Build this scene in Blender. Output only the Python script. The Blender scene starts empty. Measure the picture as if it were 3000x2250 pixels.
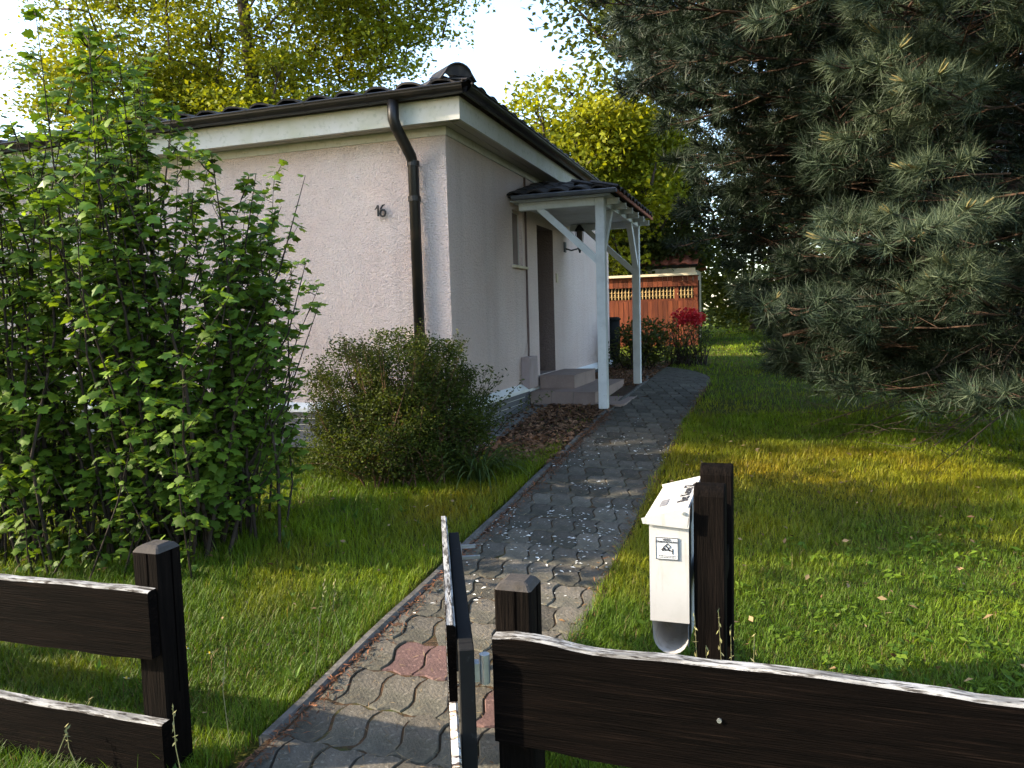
import bpy, bmesh, math, random
import numpy as np
from mathutils import Vector, Matrix, Quaternion
random.seed(7)
RNG = np.random.default_rng(11)
SC = bpy.context.scene
COL = SC.collection
# ------------------------------------------------------------------ camera, light, exposure
CAM_H = 1.5
PITCH, ROLL = math.radians(4.8), math.radians(1.6)
fw = Vector((0, math.cos(PITCH), -math.sin(PITCH)))
r0 = Vector((1, 0, 0)); u0 = r0.cross(fw)
rt = math.cos(ROLL) * r0 - math.sin(ROLL) * u0
up = math.cos(ROLL) * u0 + math.sin(ROLL) * r0
cam_d = bpy.data.cameras.new('camera'); cam = bpy.data.objects.new('camera', cam_d); COL.objects.link(cam)
cam_d.sensor_width = 36; cam_d.lens = 27.036; cam_d.clip_start = 0.05; cam_d.clip_end = 2000
cam.matrix_world = Matrix(((rt.x, up.x, -fw.x, 0), (rt.y, up.y, -fw.y, 0), (rt.z, up.z, -fw.z, CAM_H), (0, 0, 0, 1)))
SC.camera = cam
SUN_AZ, SUN_EL = math.radians(-93), math.radians(25)
world = bpy.data.worlds.new("World"); SC.world = world; world.use_nodes = True
wn = world.node_tree.nodes; wl = world.node_tree.links
bg = wn['Background']; sky = wn.new('ShaderNodeTexSky'); sky.sky_type = 'NISHITA'
sky.sun_disc = False; sky.sun_elevation = SUN_EL; sky.sun_rotation = SUN_AZ
sky.air_density = 1.0; sky.dust_density = 1.1; sky.ozone_density = 0.6
wl.new(sky.outputs[0], bg.inputs[0]); bg.inputs[1].default_value = 0.15
sun_d = bpy.data.lights.new('sun', 'SUN'); sun = bpy.data.objects.new('sun', sun_d); COL.objects.link(sun)
sun_d.energy = 3.1; sun_d.angle = math.radians(0.6); sun_d.color = (1.0, 0.84, 0.62)
TO_SUN = Vector((math.sin(SUN_AZ) * math.cos(SUN_EL), math.cos(SUN_AZ) * math.cos(SUN_EL), math.sin(SUN_EL)))
sun.rotation_euler = TO_SUN.to_track_quat('Z', 'Y').to_euler()
SC.view_settings.view_transform = 'Standard'; SC.view_settings.look = 'None'
SC.view_settings.gamma = 1.0; SC.view_settings.use_curve_mapping = False
SC.view_settings.exposure = 2.2
SC.cycles.max_bounces = 6; SC.cycles.diffuse_bounces = 3; SC.cycles.glossy_bounces = 2
SC.cycles.transmission_bounces = 4; SC.cycles.use_denoising = True

# ------------------------------------------------------------------ frames of reference
ANG = math.radians(18.6)
CX, CY = -0.5324, 7.0                          # the house corner on the ground; lot frame: x across, y along the long wall
UX, UY = math.sin(ANG), math.cos(ANG)
VX, VY = math.cos(ANG), -math.sin(ANG)
def wxy(x, y): return CX + VX * x + UX * y, CY + VY * x + UY * y
def lotxy(X, Y):
    a, b = X - CX, Y - CY
    return a * VX + b * VY, a * UX + b * UY
GY = [-80, -5, 2, 8, 11, 15, 25, 60, 400]; GZ = [-0.6, -0.1, 0, .45, .56, .65, .8, 1.3, 4]
def g(Y): return np.interp(Y, GY, GZ)
def glot(x, y): return float(g(wxy(x, y)[1]))

def tag(o, label=None, cat=None, group=None, kind=None):
    if label: o['label'] = label
    if cat: o['category'] = cat
    if group: o['group'] = group
    if kind: o['kind'] = kind
    return o
def empty(name, loc=(0, 0, 0), rz=0.0, label=None, cat=None, group=None, kind=None):
    o = bpy.data.objects.new(name, None); COL.objects.link(o); o.empty_display_size = .1
    o.location = loc; o.rotation_euler = (0, 0, rz)
    return tag(o, label, cat, group, kind)
def lot_thing(name, x, y, z, label, cat, group=None):
    X, Y = wxy(x, y); o = empty(name, (X, Y, z), -ANG, label, cat, group); o['_b'] = (x, y, z); return o

class MB:
    """collects faces (in lot or world coordinates) for ONE mesh object"""
    def __init__(s): s.v = []; s.f = []; s.m = []
    def quad(s, pts, m=0):
        b = len(s.v); s.v += [tuple(p) for p in pts]; s.f.append(tuple(range(b, b + len(pts)))); s.m.append(m); return s
    def box(s, x0, x1, y0, y1, z0, z1, m=0, top=None):
        b = len(s.v)
        s.v += [(x0, y0, z0), (x1, y0, z0), (x1, y1, z0), (x0, y1, z0), (x0, y0, z1), (x1, y0, z1), (x1, y1, z1), (x0, y1, z1)]
        for k, f in enumerate(((0, 3, 2, 1), (4, 5, 6, 7), (0, 1, 5, 4), (1, 2, 6, 5), (2, 3, 7, 6), (3, 0, 4, 7))):
            s.f.append(tuple(b + i for i in f)); s.m.append(top if (k == 1 and top is not None) else m)
        return s
    def bar(s, p, q, w, h, upv=(0, 0, 1), m=0):
        p, q = Vector(p), Vector(q); d = (q - p).normalized(); a = d.cross(Vector(upv)).normalized(); c = a.cross(d)
        b = len(s.v)
        for e in (p, q):
            for sa, sb in ((-1, -1), (1, -1), (1, 1), (-1, 1)): s.v.append(tuple(e + a * sa * w / 2 + c * sb * h / 2))
        for f in ((0, 1, 2, 3), (7, 6, 5, 4), (0, 4, 5, 1), (1, 5, 6, 2), (2, 6, 7, 3), (3, 7, 4, 0)):
            s.f.append(tuple(b + i for i in f)); s.m.append(m)
        return s
    def tube(s, pts, rad, n=6, m=0, cap=True):
        pts = [Vector(p) for p in pts]
        if not hasattr(rad, '__len__'): rad = [rad] * len(pts)
        b = len(s.v); k = len(pts); a = None
        for i, p in enumerate(pts):
            d = (pts[min(i + 1, k - 1)] - pts[max(i - 1, 0)]).normalized()
            if a is None: a = d.orthogonal().normalized()
            a = (a - d * a.dot(d));  a = a.normalized() if a.length > 1e-6 else d.orthogonal().normalized()
            c = d.cross(a)
            for j in range(n):
                t = 2 * math.pi * j / n; s.v.append(tuple(p + (a * math.cos(t) + c * math.sin(t)) * rad[i]))
        for i in range(k - 1):
            for j in range(n):
                s.f.append((b + i * n + j, b + i * n + (j + 1) % n, b + (i + 1) * n + (j + 1) % n, b + (i + 1) * n + j)); s.m.append(m)
        if cap:
            s.f.append(tuple(b + j for j in range(n - 1, -1, -1))); s.m.append(m)
            s.f.append(tuple(b + (k - 1) * n + j for j in range(n))); s.m.append(m)
        return s
    def sheet(s, grid, m=0):
        b = len(s.v); R, C = len(grid), len(grid[0])
        for row in grid: s.v += [tuple(p) for p in row]
        for i in range(R - 1):
            for j in range(C - 1):
                s.f.append((b + i * C + j, b + i * C + j + 1, b + (i + 1) * C + j + 1, b + (i + 1) * C + j)); s.m.append(m)
        return s
    def mesh(s, name, mats, smooth=False, off=(0, 0, 0)):
        me = bpy.data.meshes.new(name)
        ox, oy, oz = off
        me.from_pydata([(x - ox, y - oy, z - oz) for x, y, z in s.v], [], s.f)
        for m in (mats if isinstance(mats, (list, tuple)) else [mats]): me.materials.append(m)
        me.polygons.foreach_set('material_index', s.m)
        if smooth: me.polygons.foreach_set('use_smooth', [True] * len(s.f))
        me.update(); return me
    def build(s, name, mats, parent=None, smooth=False, bevel=0, **kw):
        off = (0, 0, 0); p = parent
        while p is not None:
            if '_b' in p.keys(): off = tuple(p['_b']); break
            p = p.parent
        me = s.mesh(name, mats, smooth, off)
        if bevel:
            bm = bmesh.new(); bm.from_mesh(me); bmesh.ops.remove_doubles(bm, verts=bm.verts, dist=1e-5)
            es = [e for e in bm.edges if len(e.link_faces) == 2 and e.calc_face_angle(0) > .5]
            bmesh.ops.bevel(bm, geom=es, offset=bevel, segments=1, affect='EDGES'); bm.to_mesh(me); bm.free()
        o = bpy.data.objects.new(name, me); COL.objects.link(o); o.parent = parent
        tag(o, **kw); return o
def inst(name, me, mat, parent=None, **kw):
    o = bpy.data.objects.new(name, me); COL.objects.link(o); o.parent = parent; o.matrix_local = mat; return tag(o, **kw)
def np_obj(name, V, F, mats, parent=None, col=None, midx=None, smooth=False, **kw):
    """large mesh from arrays: V (n,3), F (m,k)"""
    me = bpy.data.meshes.new(name); V = np.asarray(V, np.float32); F = np.asarray(F, np.int32); k = F.shape[1]
    off = np.zeros(3, np.float32)
    if parent is not None and '_w' in parent.keys(): off = np.array(tuple(parent['_w']), np.float32)
    me.vertices.add(len(V)); me.vertices.foreach_set('co', (V - off).ravel())
    me.loops.add(F.size); me.loops.foreach_set('vertex_index', F.ravel())
    me.polygons.add(len(F)); me.polygons.foreach_set('loop_start', np.arange(0, F.size, k, dtype=np.int32))
    if midx is not None: me.polygons.foreach_set('material_index', np.asarray(midx, np.int32))
    me.update(calc_edges=True)
    if col is not None:
        ca = me.color_attributes.new('Col', 'FLOAT_COLOR', 'POINT')
        c4 = np.ones((len(V), 4), np.float32); c4[:, :3] = col; ca.data.foreach_set('color', c4.ravel())
    for m in (mats if isinstance(mats, (list, tuple)) else [mats]): me.materials.append(m)
    if smooth: me.polygons.foreach_set('use_smooth', np.ones(len(F), bool))
    o = bpy.data.objects.new(name, me); COL.objects.link(o); o.parent = parent
    return tag(o, **kw)
def world_thing(name, p, label, cat, group=None):
    o = empty(name, p, 0, label, cat, group); o['_w'] = p; o['_b'] = p; return o

# ------------------------------------------------------------------ materials
def mat(name, color, rough=.7, spec=.3, noise=None, bump=None, grain=None, metal=0, rand=0.0, speck=None):
    """procedural material: noise=(scale, colour2, lo, hi[, stretch]); bump=(scale, strength, distance[, stretch]); speck=(scale, colour, threshold)"""
    m = bpy.data.materials.new(name); m.use_nodes = True; nt = m.node_tree; N, L = nt.nodes, nt.links
    b = N['Principled BSDF']; b.inputs['Roughness'].default_value = rough; b.inputs['Specular IOR Level'].default_value = spec
    b.inputs['Metallic'].default_value = metal
    tc = N.new('ShaderNodeTexCoord')
    def tex(scale, stretch=None, detail=6, rough=.6):
        t = N.new('ShaderNodeTexNoise'); t.inputs['Scale'].default_value = scale; t.inputs['Detail'].default_value = detail; t.inputs['Roughness'].default_value = rough
        mp = N.new('ShaderNodeMapping'); L.new(tc.outputs['Object'], mp.inputs[0])
        if stretch: mp.inputs['Scale'].default_value = stretch
        L.new(mp.outputs[0], t.inputs['Vector']); return t
    cur = N.new('ShaderNodeRGB'); cur.outputs[0].default_value = (*color, 1); out = cur.outputs[0]
    for nz in ([noise] if noise and not isinstance(noise, list) else (noise or [])):
        t = tex(nz[0], nz[4] if len(nz) > 4 else None); cr = N.new('ShaderNodeMapRange'); cr.inputs[1].default_value = nz[2]; cr.inputs[2].default_value = nz[3]
        L.new(t.outputs[0], cr.inputs[0]); mx = N.new('ShaderNodeMix'); mx.data_type = 'RGBA'
        L.new(cr.outputs[0], mx.inputs[0]); L.new(out, mx.inputs[6]); mx.inputs[7].default_value = (*nz[1], 1); out = mx.outputs[2]
    if rand:
        oi = N.new('ShaderNodeObjectInfo'); mr = N.new('ShaderNodeMapRange'); mr.inputs[3].default_value = 1 - rand; mr.inputs[4].default_value = 1 + rand
        L.new(oi.outputs['Random'], mr.inputs[0]); mx = N.new('ShaderNodeVectorMath'); mx.operation = 'SCALE'
        L.new(out, mx.inputs[0]); L.new(mr.outputs[0], mx.inputs['Scale']); out = mx.outputs[0]
    L.new(out, b.inputs['Base Color'])
    if bump:
        t = tex(bump[0], bump[3] if len(bump) > 3 else None, 4, .55); bp = N.new('ShaderNodeBump')
        bp.inputs['Strength'].default_value = bump[1]; bp.inputs['Distance'].default_value = bump[2]
        L.new(t.outputs[0], bp.inputs['Height']); L.new(bp.outputs[0], b.inputs['Normal'])
    return m
def leaf_mat(name, attr=True, color=(.06, .12, .02), trans=.4, rand=.35, rough=.5, spec=.35, tint=(1.5, 1.35, .5)):
    m = bpy.data.materials.new(name); m.use_nodes = True; N, L = m.node_tree.nodes, m.node_tree.links
    b = N['Principled BSDF']; b.inputs['Roughness'].default_value = rough; b.inputs['Specular IOR Level'].default_value = spec
    if attr:
        a = N.new('ShaderNodeVertexColor'); a.layer_name = 'Col'; out = a.outputs[0]
    else:
        oi = N.new('ShaderNodeObjectInfo'); mr = N.new('ShaderNodeMapRange'); mr.inputs[3].default_value = 1 - rand; mr.inputs[4].default_value = 1 + rand
        L.new(oi.outputs['Random'], mr.inputs[0]); mx = N.new('ShaderNodeVectorMath'); mx.operation = 'SCALE'
        mx.inputs[0].default_value = color; L.new(mr.outputs[0], mx.inputs['Scale']); out = mx.outputs[0]
    L.new(out, b.inputs['Base Color'])
    tr = N.new('ShaderNodeBsdfTranslucent'); ml = N.new('ShaderNodeVectorMath'); ml.operation = 'MULTIPLY'; ml.inputs[1].default_value = tint
    L.new(out, ml.inputs[0]); L.new(ml.outputs[0], tr.inputs[0])
    ms = N.new('ShaderNodeMixShader'); ms.inputs[0].default_value = trans
    L.new(b.outputs[0], ms.inputs[1]); L.new(tr.outputs[0], ms.inputs[2]); L.new(ms.outputs[0], N['Material Output'].inputs[0])
    return m
def stucco(name, color, c2):
    m = mat(name, color, .9, .15, noise=[(1.6, c2, .35, .7), (60, tuple(c * .72 for c in color), .5, .75)])
    N, L = m.node_tree.nodes, m.node_tree.links; b = N['Principled BSDF']; tc = [n for n in N if n.type == 'TEX_COORD'][0]
    n1 = N.new('ShaderNodeTexNoise'); n1.inputs['Scale'].default_value = 30; n1.inputs['Detail'].default_value = 3; n1.inputs['Distortion'].default_value = 1.4
    vo = N.new('ShaderNodeTexVoronoi'); vo.inputs['Scale'].default_value = 70
    L.new(tc.outputs['Object'], n1.inputs['Vector']); L.new(tc.outputs['Object'], vo.inputs['Vector'])
    ad = N.new('ShaderNodeMath'); ad.operation = 'ADD'; L.new(n1.outputs[0], ad.inputs[0])
    ml = N.new('ShaderNodeMath'); ml.operation = 'MULTIPLY'; ml.inputs[1].default_value = .45; L.new(vo.outputs['Distance'], ml.inputs[0]); L.new(ml.outputs[0], ad.inputs[1])
    # weathering: faint vertical streaks and splash dirt low on the wall
    prev = b.inputs['Base Color'].links[0].from_socket
    mp = N.new('ShaderNodeMapping'); mp.inputs['Scale'].default_value = (3.2, 3.2, .22); L.new(tc.outputs['Object'], mp.inputs[0])
    ns = N.new('ShaderNodeTexNoise'); ns.inputs['Scale'].default_value = 1.6; ns.inputs['Detail'].default_value = 5; L.new(mp.outputs[0], ns.inputs['Vector'])
    sp_ = N.new('ShaderNodeSeparateXYZ'); L.new(tc.outputs['Object'], sp_.inputs[0])
    mz = N.new('ShaderNodeMapRange'); mz.inputs[1].default_value = .75; mz.inputs[2].default_value = .30; mz.inputs[3].default_value = .0; mz.inputs[4].default_value = .26; L.new(sp_.outputs[2], mz.inputs[0])
    ms_ = N.new('ShaderNodeMapRange'); ms_.inputs[1].default_value = .52; ms_.inputs[2].default_value = .78; ms_.inputs[4].default_value = .22; L.new(ns.outputs[0], ms_.inputs[0])
    aa = N.new('ShaderNodeMath'); aa.operation = 'ADD'; L.new(mz.outputs[0], aa.inputs[0]); L.new(ms_.outputs[0], aa.inputs[1])
    mxx = N.new('ShaderNodeMix'); mxx.data_type = 'RGBA'; L.new(aa.outputs[0], mxx.inputs[0]); L.new(prev, mxx.inputs[6]); mxx.inputs[7].default_value = (*tuple(c * .55 for c in color), 1); L.new(mxx.outputs[2], b.inputs['Base Color'])
    bp = N.new('ShaderNodeBump'); bp.inputs['Strength'].default_value = .9; bp.inputs['Distance'].default_value = .022
    L.new(ad.outputs[0], bp.inputs['Height']); L.new(bp.outputs[0], b.inputs['Normal']); return m
M = {}
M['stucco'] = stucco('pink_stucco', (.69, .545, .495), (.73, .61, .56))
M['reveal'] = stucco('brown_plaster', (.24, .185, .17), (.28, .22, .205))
M['white_trim'] = mat('painted_trim', (.58, .57, .53), .75, .2, noise=[(2.2, (.47, .47, .37), .45, .72), (24, (.34, .36, .29), .55, .8)], bump=(60, .2, .003))
M['soffit'] = mat('soffit_boards', (.50, .45, .40), .7, .2, noise=(8, (.42, .37, .33), .4, .7, (1, .1, 1)))
M['gutter'] = mat('gutter_metal', (.011, .009, .008), .42, .4, noise=(6, (.03, .02, .014), .5, .8), bump=(30, .15, .002))
M['tile'] = mat('roof_tile', (.030, .026, .025), .7, .25, noise=[(14, (.075, .06, .05), .45, .75), (5, (.03, .035, .028), .5, .8)], bump=(60, .3, .004), rand=.3)
M['tile_red'] = mat('red_tile', (.30, .085, .05), .75, .25, noise=(6, (.40, .15, .08), .4, .7), bump=(50, .3, .004), rand=.25)
M['slat'] = mat('plinth_slat', (.085, .092, .11), .6, .3, noise=(9, (.13, .135, .15), .4, .7), rand=.15)
M['white'] = mat('white_paint', (.74, .75, .74), .6, .3, noise=(5, (.62, .63, .61), .4, .75))
M['white_wood'] = mat('white_wood', (.70, .72, .72), .65, .25, noise=[(7, (.56, .58, .58), .4, .75), (30, (.45, .46, .45), .62, .8)], bump=(40, .35, .004, (1, 1, .25)))
M['dark_wood'] = mat('dark_stained_wood', (.0024, .0019, .0017), .85, .03, noise=[(3, (.0052, .0036, .0030), .4, .7, (1, 8, 14)), (7, (.013, .0085, .0065), .56, .72, (.5, 9, 22)), (9, (.06, .04, .031), .71, .79, (.35, 12, 34)), (4, (.002, .0018, .0016), .62, .70, (2, 5, 5))], bump=(10, .9, .006, (.6, 10, 34)))
M['dark_post'] = mat('dark_post_wood', (.0030, .0024, .0021), .85, .04, noise=[(5, (.0075, .0055, .0046), .4, .7, (10, 10, 1)), (12, (.07, .05, .04), .72, .8, (8, 8, .7))], bump=(20, .7, .005, (9, 9, .5)))
M['post_top'] = mat('weathered_end_grain', (.05, .045, .042), .85, .15, noise=(25, (.04, .035, .03), .5, .7), bump=(50, .6, .005))
M['weathered'] = mat('peeling_white_edge', (.36, .36, .355), .85, .1, noise=[(6, (.15, .15, .148), .40, .60, (1, 4, 4)), (22, (.08, .075, .07), .50, .60, (.6, 4, 4)), (34, (.03, .026, .023), .56, .62, (.45, 3, 3))], bump=(35, .7, .006, (.6, 3, 3)))
M['peel'] = mat('peeling_plank_edge', (.70, .68, .64), .8, .15, noise=[(12, (.46, .30, .14), .52, .62, (3, .8, 3)), (26, (.06, .045, .04), .5, .58, (3, .7, 3))], bump=(35, .7, .006))
M['steel'] = mat('painted_steel', (.012, .012, .012), .75, .1, noise=[(30, (.05, .05, .05), .6, .8), (5, (.012, .010, .010), .5, .7)], bump=(80, .15, .002))
M['galv'] = mat('galvanised_metal', (.55, .58, .60), .32, .5, metal=.8, noise=(20, (.40, .42, .44), .4, .7))
M['mailbox'] = mat('mailbox_white', (.44, .44, .435), .5, .3, noise=[(7, (.36, .36, .35), .5, .75), (90, (.40, .40, .395), .60, .72), (4, (.31, .30, .27), .56, .72, (8, 8, 1)), (16, (.20, .19, .17), .70, .78)], bump=(120, .12, .002))
M['print'] = mat('black_print', (.03, .03, .035), .6, .2)
M['sticker'] = mat('sticker_film', (.58, .60, .63), .4, .4, noise=(30, (.5, .52, .55), .5, .7))
M['greyprint'] = mat('grey_label', (.16, .16, .17), .5, .3, noise=(60, (.22, .22, .23), .5, .7))
M['crack'] = mat('open_crack', (.0012, .001, .001), 1, 0)
M['conduit'] = mat('conduit_brown', (.16, .105, .09), .6, .3, noise=(12, (.12, .08, .07), .4, .7))
M['meter'] = mat('meter_box_paint', (.36, .285, .275), .65, .25, noise=(8, (.30, .235, .225), .4, .7))
M['iron'] = mat('black_iron', (.02, .02, .02), .5, .4, bump=(60, .3, .003))
M['step_tile'] = mat('step_tile', (.29, .215, .185), .6, .3, noise=[(5, (.23, .17, .15), .4, .7), (60, (.29, .24, .22), .55, .75)], bump=(90, .15, .002), rand=.08)
M['mortar'] = mat('mortar', (.20, .18, .165), .9, .1, noise=(30, (.26, .24, .22), .4, .7))
M['paver'] = mat('concrete_paver', (.108, .098, .082), .9, .12, noise=[(7, (.066, .060, .048), .4, .65), (45, (.21, .195, .165), .55, .72), (24, (.075, .07, .06), .6, .72), (14, (.40, .40, .38), .70, .76), (2.2, (.10, .098, .075), .45, .7), (3.5, (.055, .05, .045), .56, .72)], bump=(70, .7, .008), rand=.32)
M['paver_red'] = mat('red_concrete_paver', (.145, .088, .082), .9, .15, noise=[(8, (.11, .07, .066), .4, .65), (45, (.28, .18, .16), .55, .72)], bump=(70, .6, .006), rand=.12)
M['joint'] = mat('joint_soil', (.055, .04, .026), .95, .05, noise=[(20, (.10, .055, .03), .45, .7), (8, (.05, .065, .02), .55, .7)], bump=(60, .8, .01))
M['kerb'] = mat('concrete_kerb', (.115, .108, .10), .9, .15, noise=[(12, (.07, .065, .055), .4, .65), (50, (.19, .18, .16), .55, .75)], bump=(60, .5, .006), rand=.1)
M['soil'] = mat('bed_soil', (.075, .053, .038), .95, .05, noise=[(9, (.12, .08, .055), .45, .65), (40, (.035, .025, .02), .5, .7)], bump=(40, 1, .02))
M['gravel_m'] = mat('gravel_bed', (.20, .195, .185), .9, .1, noise=[(40, (.33, .32, .30), .5, .7), (55, (.06, .055, .05), .5, .65)], bump=(60, 1, .02))
M['turf'] = mat('turf', (.050, .065, .014), .95, .05, noise=[(2.5, (.085, .085, .018), .42, .62), (30, (.028, .032, .010), .5, .68), (7, (.10, .075, .03), .6, .74)], bump=(45, 1, .03))
M['bark'] = mat('bark', (.075, .058, .045), .9, .1, noise=(9, (.035, .028, .022), .4, .65, (6, 6, 1)), bump=(14, .9, .02, (6, 6, 1)))
M['bark_pine'] = mat('pine_bark', (.085, .052, .036), .9, .1, noise=(12, (.035, .024, .018), .4, .65, (3, 3, 3)), bump=(22, .9, .015))
M['twig_dark'] = mat('dark_twig', (.030, .023, .018), .8, .15, noise=(20, (.06, .045, .035), .5, .7))
M['twig_brown'] = mat('brown_twig', (.085, .048, .028), .8, .15, noise=(20, (.05, .03, .02), .5, .7))
M['red_wood'] = mat('redbrown_boards', (.095, .024, .012), .65, .2, noise=[(3, (.17, .046, .016), .4, .7, (6, 6, .5)), (8, (.09, .025, .012), .55, .72, (8, 8, .6))], bump=(20, .4, .005, (8, 8, .5)), rand=.35)
M['lattice'] = mat('lattice_wood', (.34, .235, .10), .6, .3, noise=(6, (.24, .15, .06), .4, .7))
M['cream'] = mat('cream_board', (.66, .58, .42), .7, .2, noise=(4, (.55, .46, .32), .4, .7))
M['pane'] = mat('window_pane', (.14, .105, .095), .12, .5, noise=(3, (.10, .08, .075), .4, .7))
M['door'] = mat('door_panel', (.12, .075, .055), .5, .35, noise=(3, (.08, .05, .035), .4, .7, (6, 6, .5)))
M['barrel'] = mat('black_plastic', (.005, .006, .005), .7, .12, noise=(5, (.009, .010, .009), .4, .7))
M['petal_white'] = mat('white_petal', (.78, .78, .75), .7, .2)
M['daisy_eye'] = mat('daisy_centre', (.65, .45, .05), .8, .1)
M['red_bloom'] = leaf_mat('red_bloom', True, trans=.35, tint=(1.1, .6, .6))
M['leaf'] = leaf_mat('broad_leaf', True, trans=.38, rough=.6, spec=.2)
M['leaf_obj'] = leaf_mat('currant_leaf', False, (.10, .185, .02), trans=.45, rand=.4)
M['needle'] = leaf_mat('pine_needle', True, trans=.12, rough=.55, spec=.22, tint=(1.1, 1.1, .8))
M['grass'] = leaf_mat('grass_blade', True, trans=.35, rough=.55, spec=.25, tint=(1.35, 1.2, .5))
M['litter'] = leaf_mat('dry_leaf', True, trans=.1, rough=.85, spec=.1, tint=(1, 1, 1))

# ------------------------------------------------------------------ numpy helpers
def vnoise(x, y, s, seed=0):
    x = np.asarray(x) * s; y = np.asarray(y) * s; xi = np.floor(x).astype(np.int64); yi = np.floor(y).astype(np.int64)
    fx = x - xi; fy = y - yi; fx = fx * fx * (3 - 2 * fx); fy = fy * fy * (3 - 2 * fy)
    def h(a, b):
        n = (a * 374761393 + b * 668265263 + seed * 974711) & 0x7fffffff; n = ((n ^ (n >> 13)) * 1274126177) & 0x7fffffff
        return ((n ^ (n >> 16)) & 0xffff) / 65535.0
    return (h(xi, yi) * (1 - fx) + h(xi + 1, yi) * fx) * (1 - fy) + (h(xi, yi + 1) * (1 - fx) + h(xi + 1, yi + 1) * fx) * fy
def unit(a): return a / np.maximum(np.linalg.norm(a, axis=-1, keepdims=True), 1e-9)
def lerp_cols(c1, c2, t, jitter=.15):
    t = np.asarray(t)[:, None]; c = np.array(c1) * (1 - t) + np.array(c2) * t
    return np.clip(c * (1 + jitter * RNG.standard_normal((len(t), 1))), .003, .95)
def cards(C, Nrm, D, L, Wd, fold=.0):
    """pointed leaf cards (two triangles folded along the midrib): centres C, normals, directions, lengths, widths"""
    Nrm = unit(Nrm); D = unit(D - Nrm * np.sum(D * Nrm, 1, keepdims=True)); E = np.cross(Nrm, D)
    L = np.asarray(L)[:, None]; Wd = np.asarray(Wd)[:, None]; n = len(C)
    a = C - D * L * .5; b = C + D * L * .5; m1 = C + E * Wd * .5 + Nrm * fold * Wd - D * L * .06; m2 = C - E * Wd * .5 + Nrm * fold * Wd - D * L * .06
    V = np.stack([a, m1, b, m2], 1).reshape(-1, 3); i = np.arange(n)[:, None] * 4
    return V, np.concatenate([i + np.array([[0, 2, 1]]), i + np.array([[0, 3, 2]])], 0)
def rand_dirs(n, up=0.0):
    d = RNG.standard_normal((n, 3)); d = unit(d); d[:, 2] += up; return unit(d)

# ------------------------------------------------------------------ ground
xs = np.concatenate([np.linspace(-400, -40, 10), np.linspace(-36, 36, 145), np.linspace(40, 400, 10)])
ys = np.concatenate([np.linspace(-60, -4, 8), np.linspace(-3, 24, 136), np.linspace(26, 60, 18), np.linspace(80, 400, 9)])
gx, gy = np.meshgrid(xs, ys)
gzv = g(gy) + .018 * (vnoise(gx, gy, 1.1, 3) - .5) + .03 * (vnoise(gx, gy, .35, 4) - .5) - .03
# sink the turf a little under the paved path
lx = (gx - CX) * VX + (gy - CY) * VY; ly = (gx - CX) * UX + (gy - CY) * UY
gzv = np.where((lx > .85) & (lx < 2.2) & (ly < 9), g(gy) - .05, gzv)
nx, ny = len(xs), len(ys); ii = np.arange(nx * ny).reshape(ny, nx)
Fq = np.stack([ii[:-1, :-1], ii[:-1, 1:], ii[1:, 1:], ii[1:, :-1]], -1).reshape(-1, 4)
np_obj('ground', np.stack([gx, gy, gzv], -1).reshape(-1, 3), Fq, M['turf'], kind='structure', smooth=True, label='garden ground under the lawn rising gently towards the house')
def draped(name, outline_rows, m, lift, **kw):
    mb = MB(); grid = []
    for row in outline_rows: grid.append([(*wxy(x, y), glot(x, y) + lift) for x, y in row])
    mb.sheet(grid); return mb.build(name, m, kind='structure', **kw)
def rows(x0, x1, y0, y1, nx=6, ny=20): return [[(x0 + (x1 - x0) * i / nx, y0 + (y1 - y0) * j / ny) for i in range(nx + 1)] for j in range(ny + 1)]
draped('flower_bed', rows(-.02, 1.04, -.55, 8.2), M['soil'], -.004, label='brown leaf strewn planting bed between the house wall and the path')
draped('gravel_strip', rows(-9, .32, -.45, -.02, 40, 3), M['gravel_m'], .006, label='grey gravel strip along the foot of the front wall')
draped('gravel_strip', rows(.02, .34, -.02, 2.18, 3, 8), M['gravel_m'], .006, label='grey gravel strip between the plinth and the brown bed')

# ------------------------------------------------------------------ paved path: wavy concrete stones
PX0, PX1, SL, SW = 1.075, 1.935, .25, .1433
def px_curve(x, s):
    """path frame -> lot frame: straight, then bending left behind the house"""
    y0, R = 4.6, 4.0
    if s <= y0: return x, s
    a = min((s - y0) / R, 1.45); extra = (s - y0) - a * R; cx = PX0 - R + 1.2
    rr = R - 1.2 + (x - PX0)
    X = cx + rr * math.cos(a) - extra * math.sin(a); Y = y0 + rr * math.sin(a) + extra * math.cos(a)
    return X, Y
path = empty('path', kind='structure', label='paved garden path of wavy grey stones from the gate past the porch')
mb = MB(); grid = []
for s in np.arange(-6.2, 11, .3): 
    row = []
    for x in (PX0 - .03, (PX0 + PX1) / 2, PX1 + .03):
        X, Y = px_curve(x, s); row.append((*wxy(X, Y), glot(X, Y) - .007))
    grid.append(row)
mb.sheet(grid); o = mb.build('joint_bed', M['joint'], path)
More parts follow.
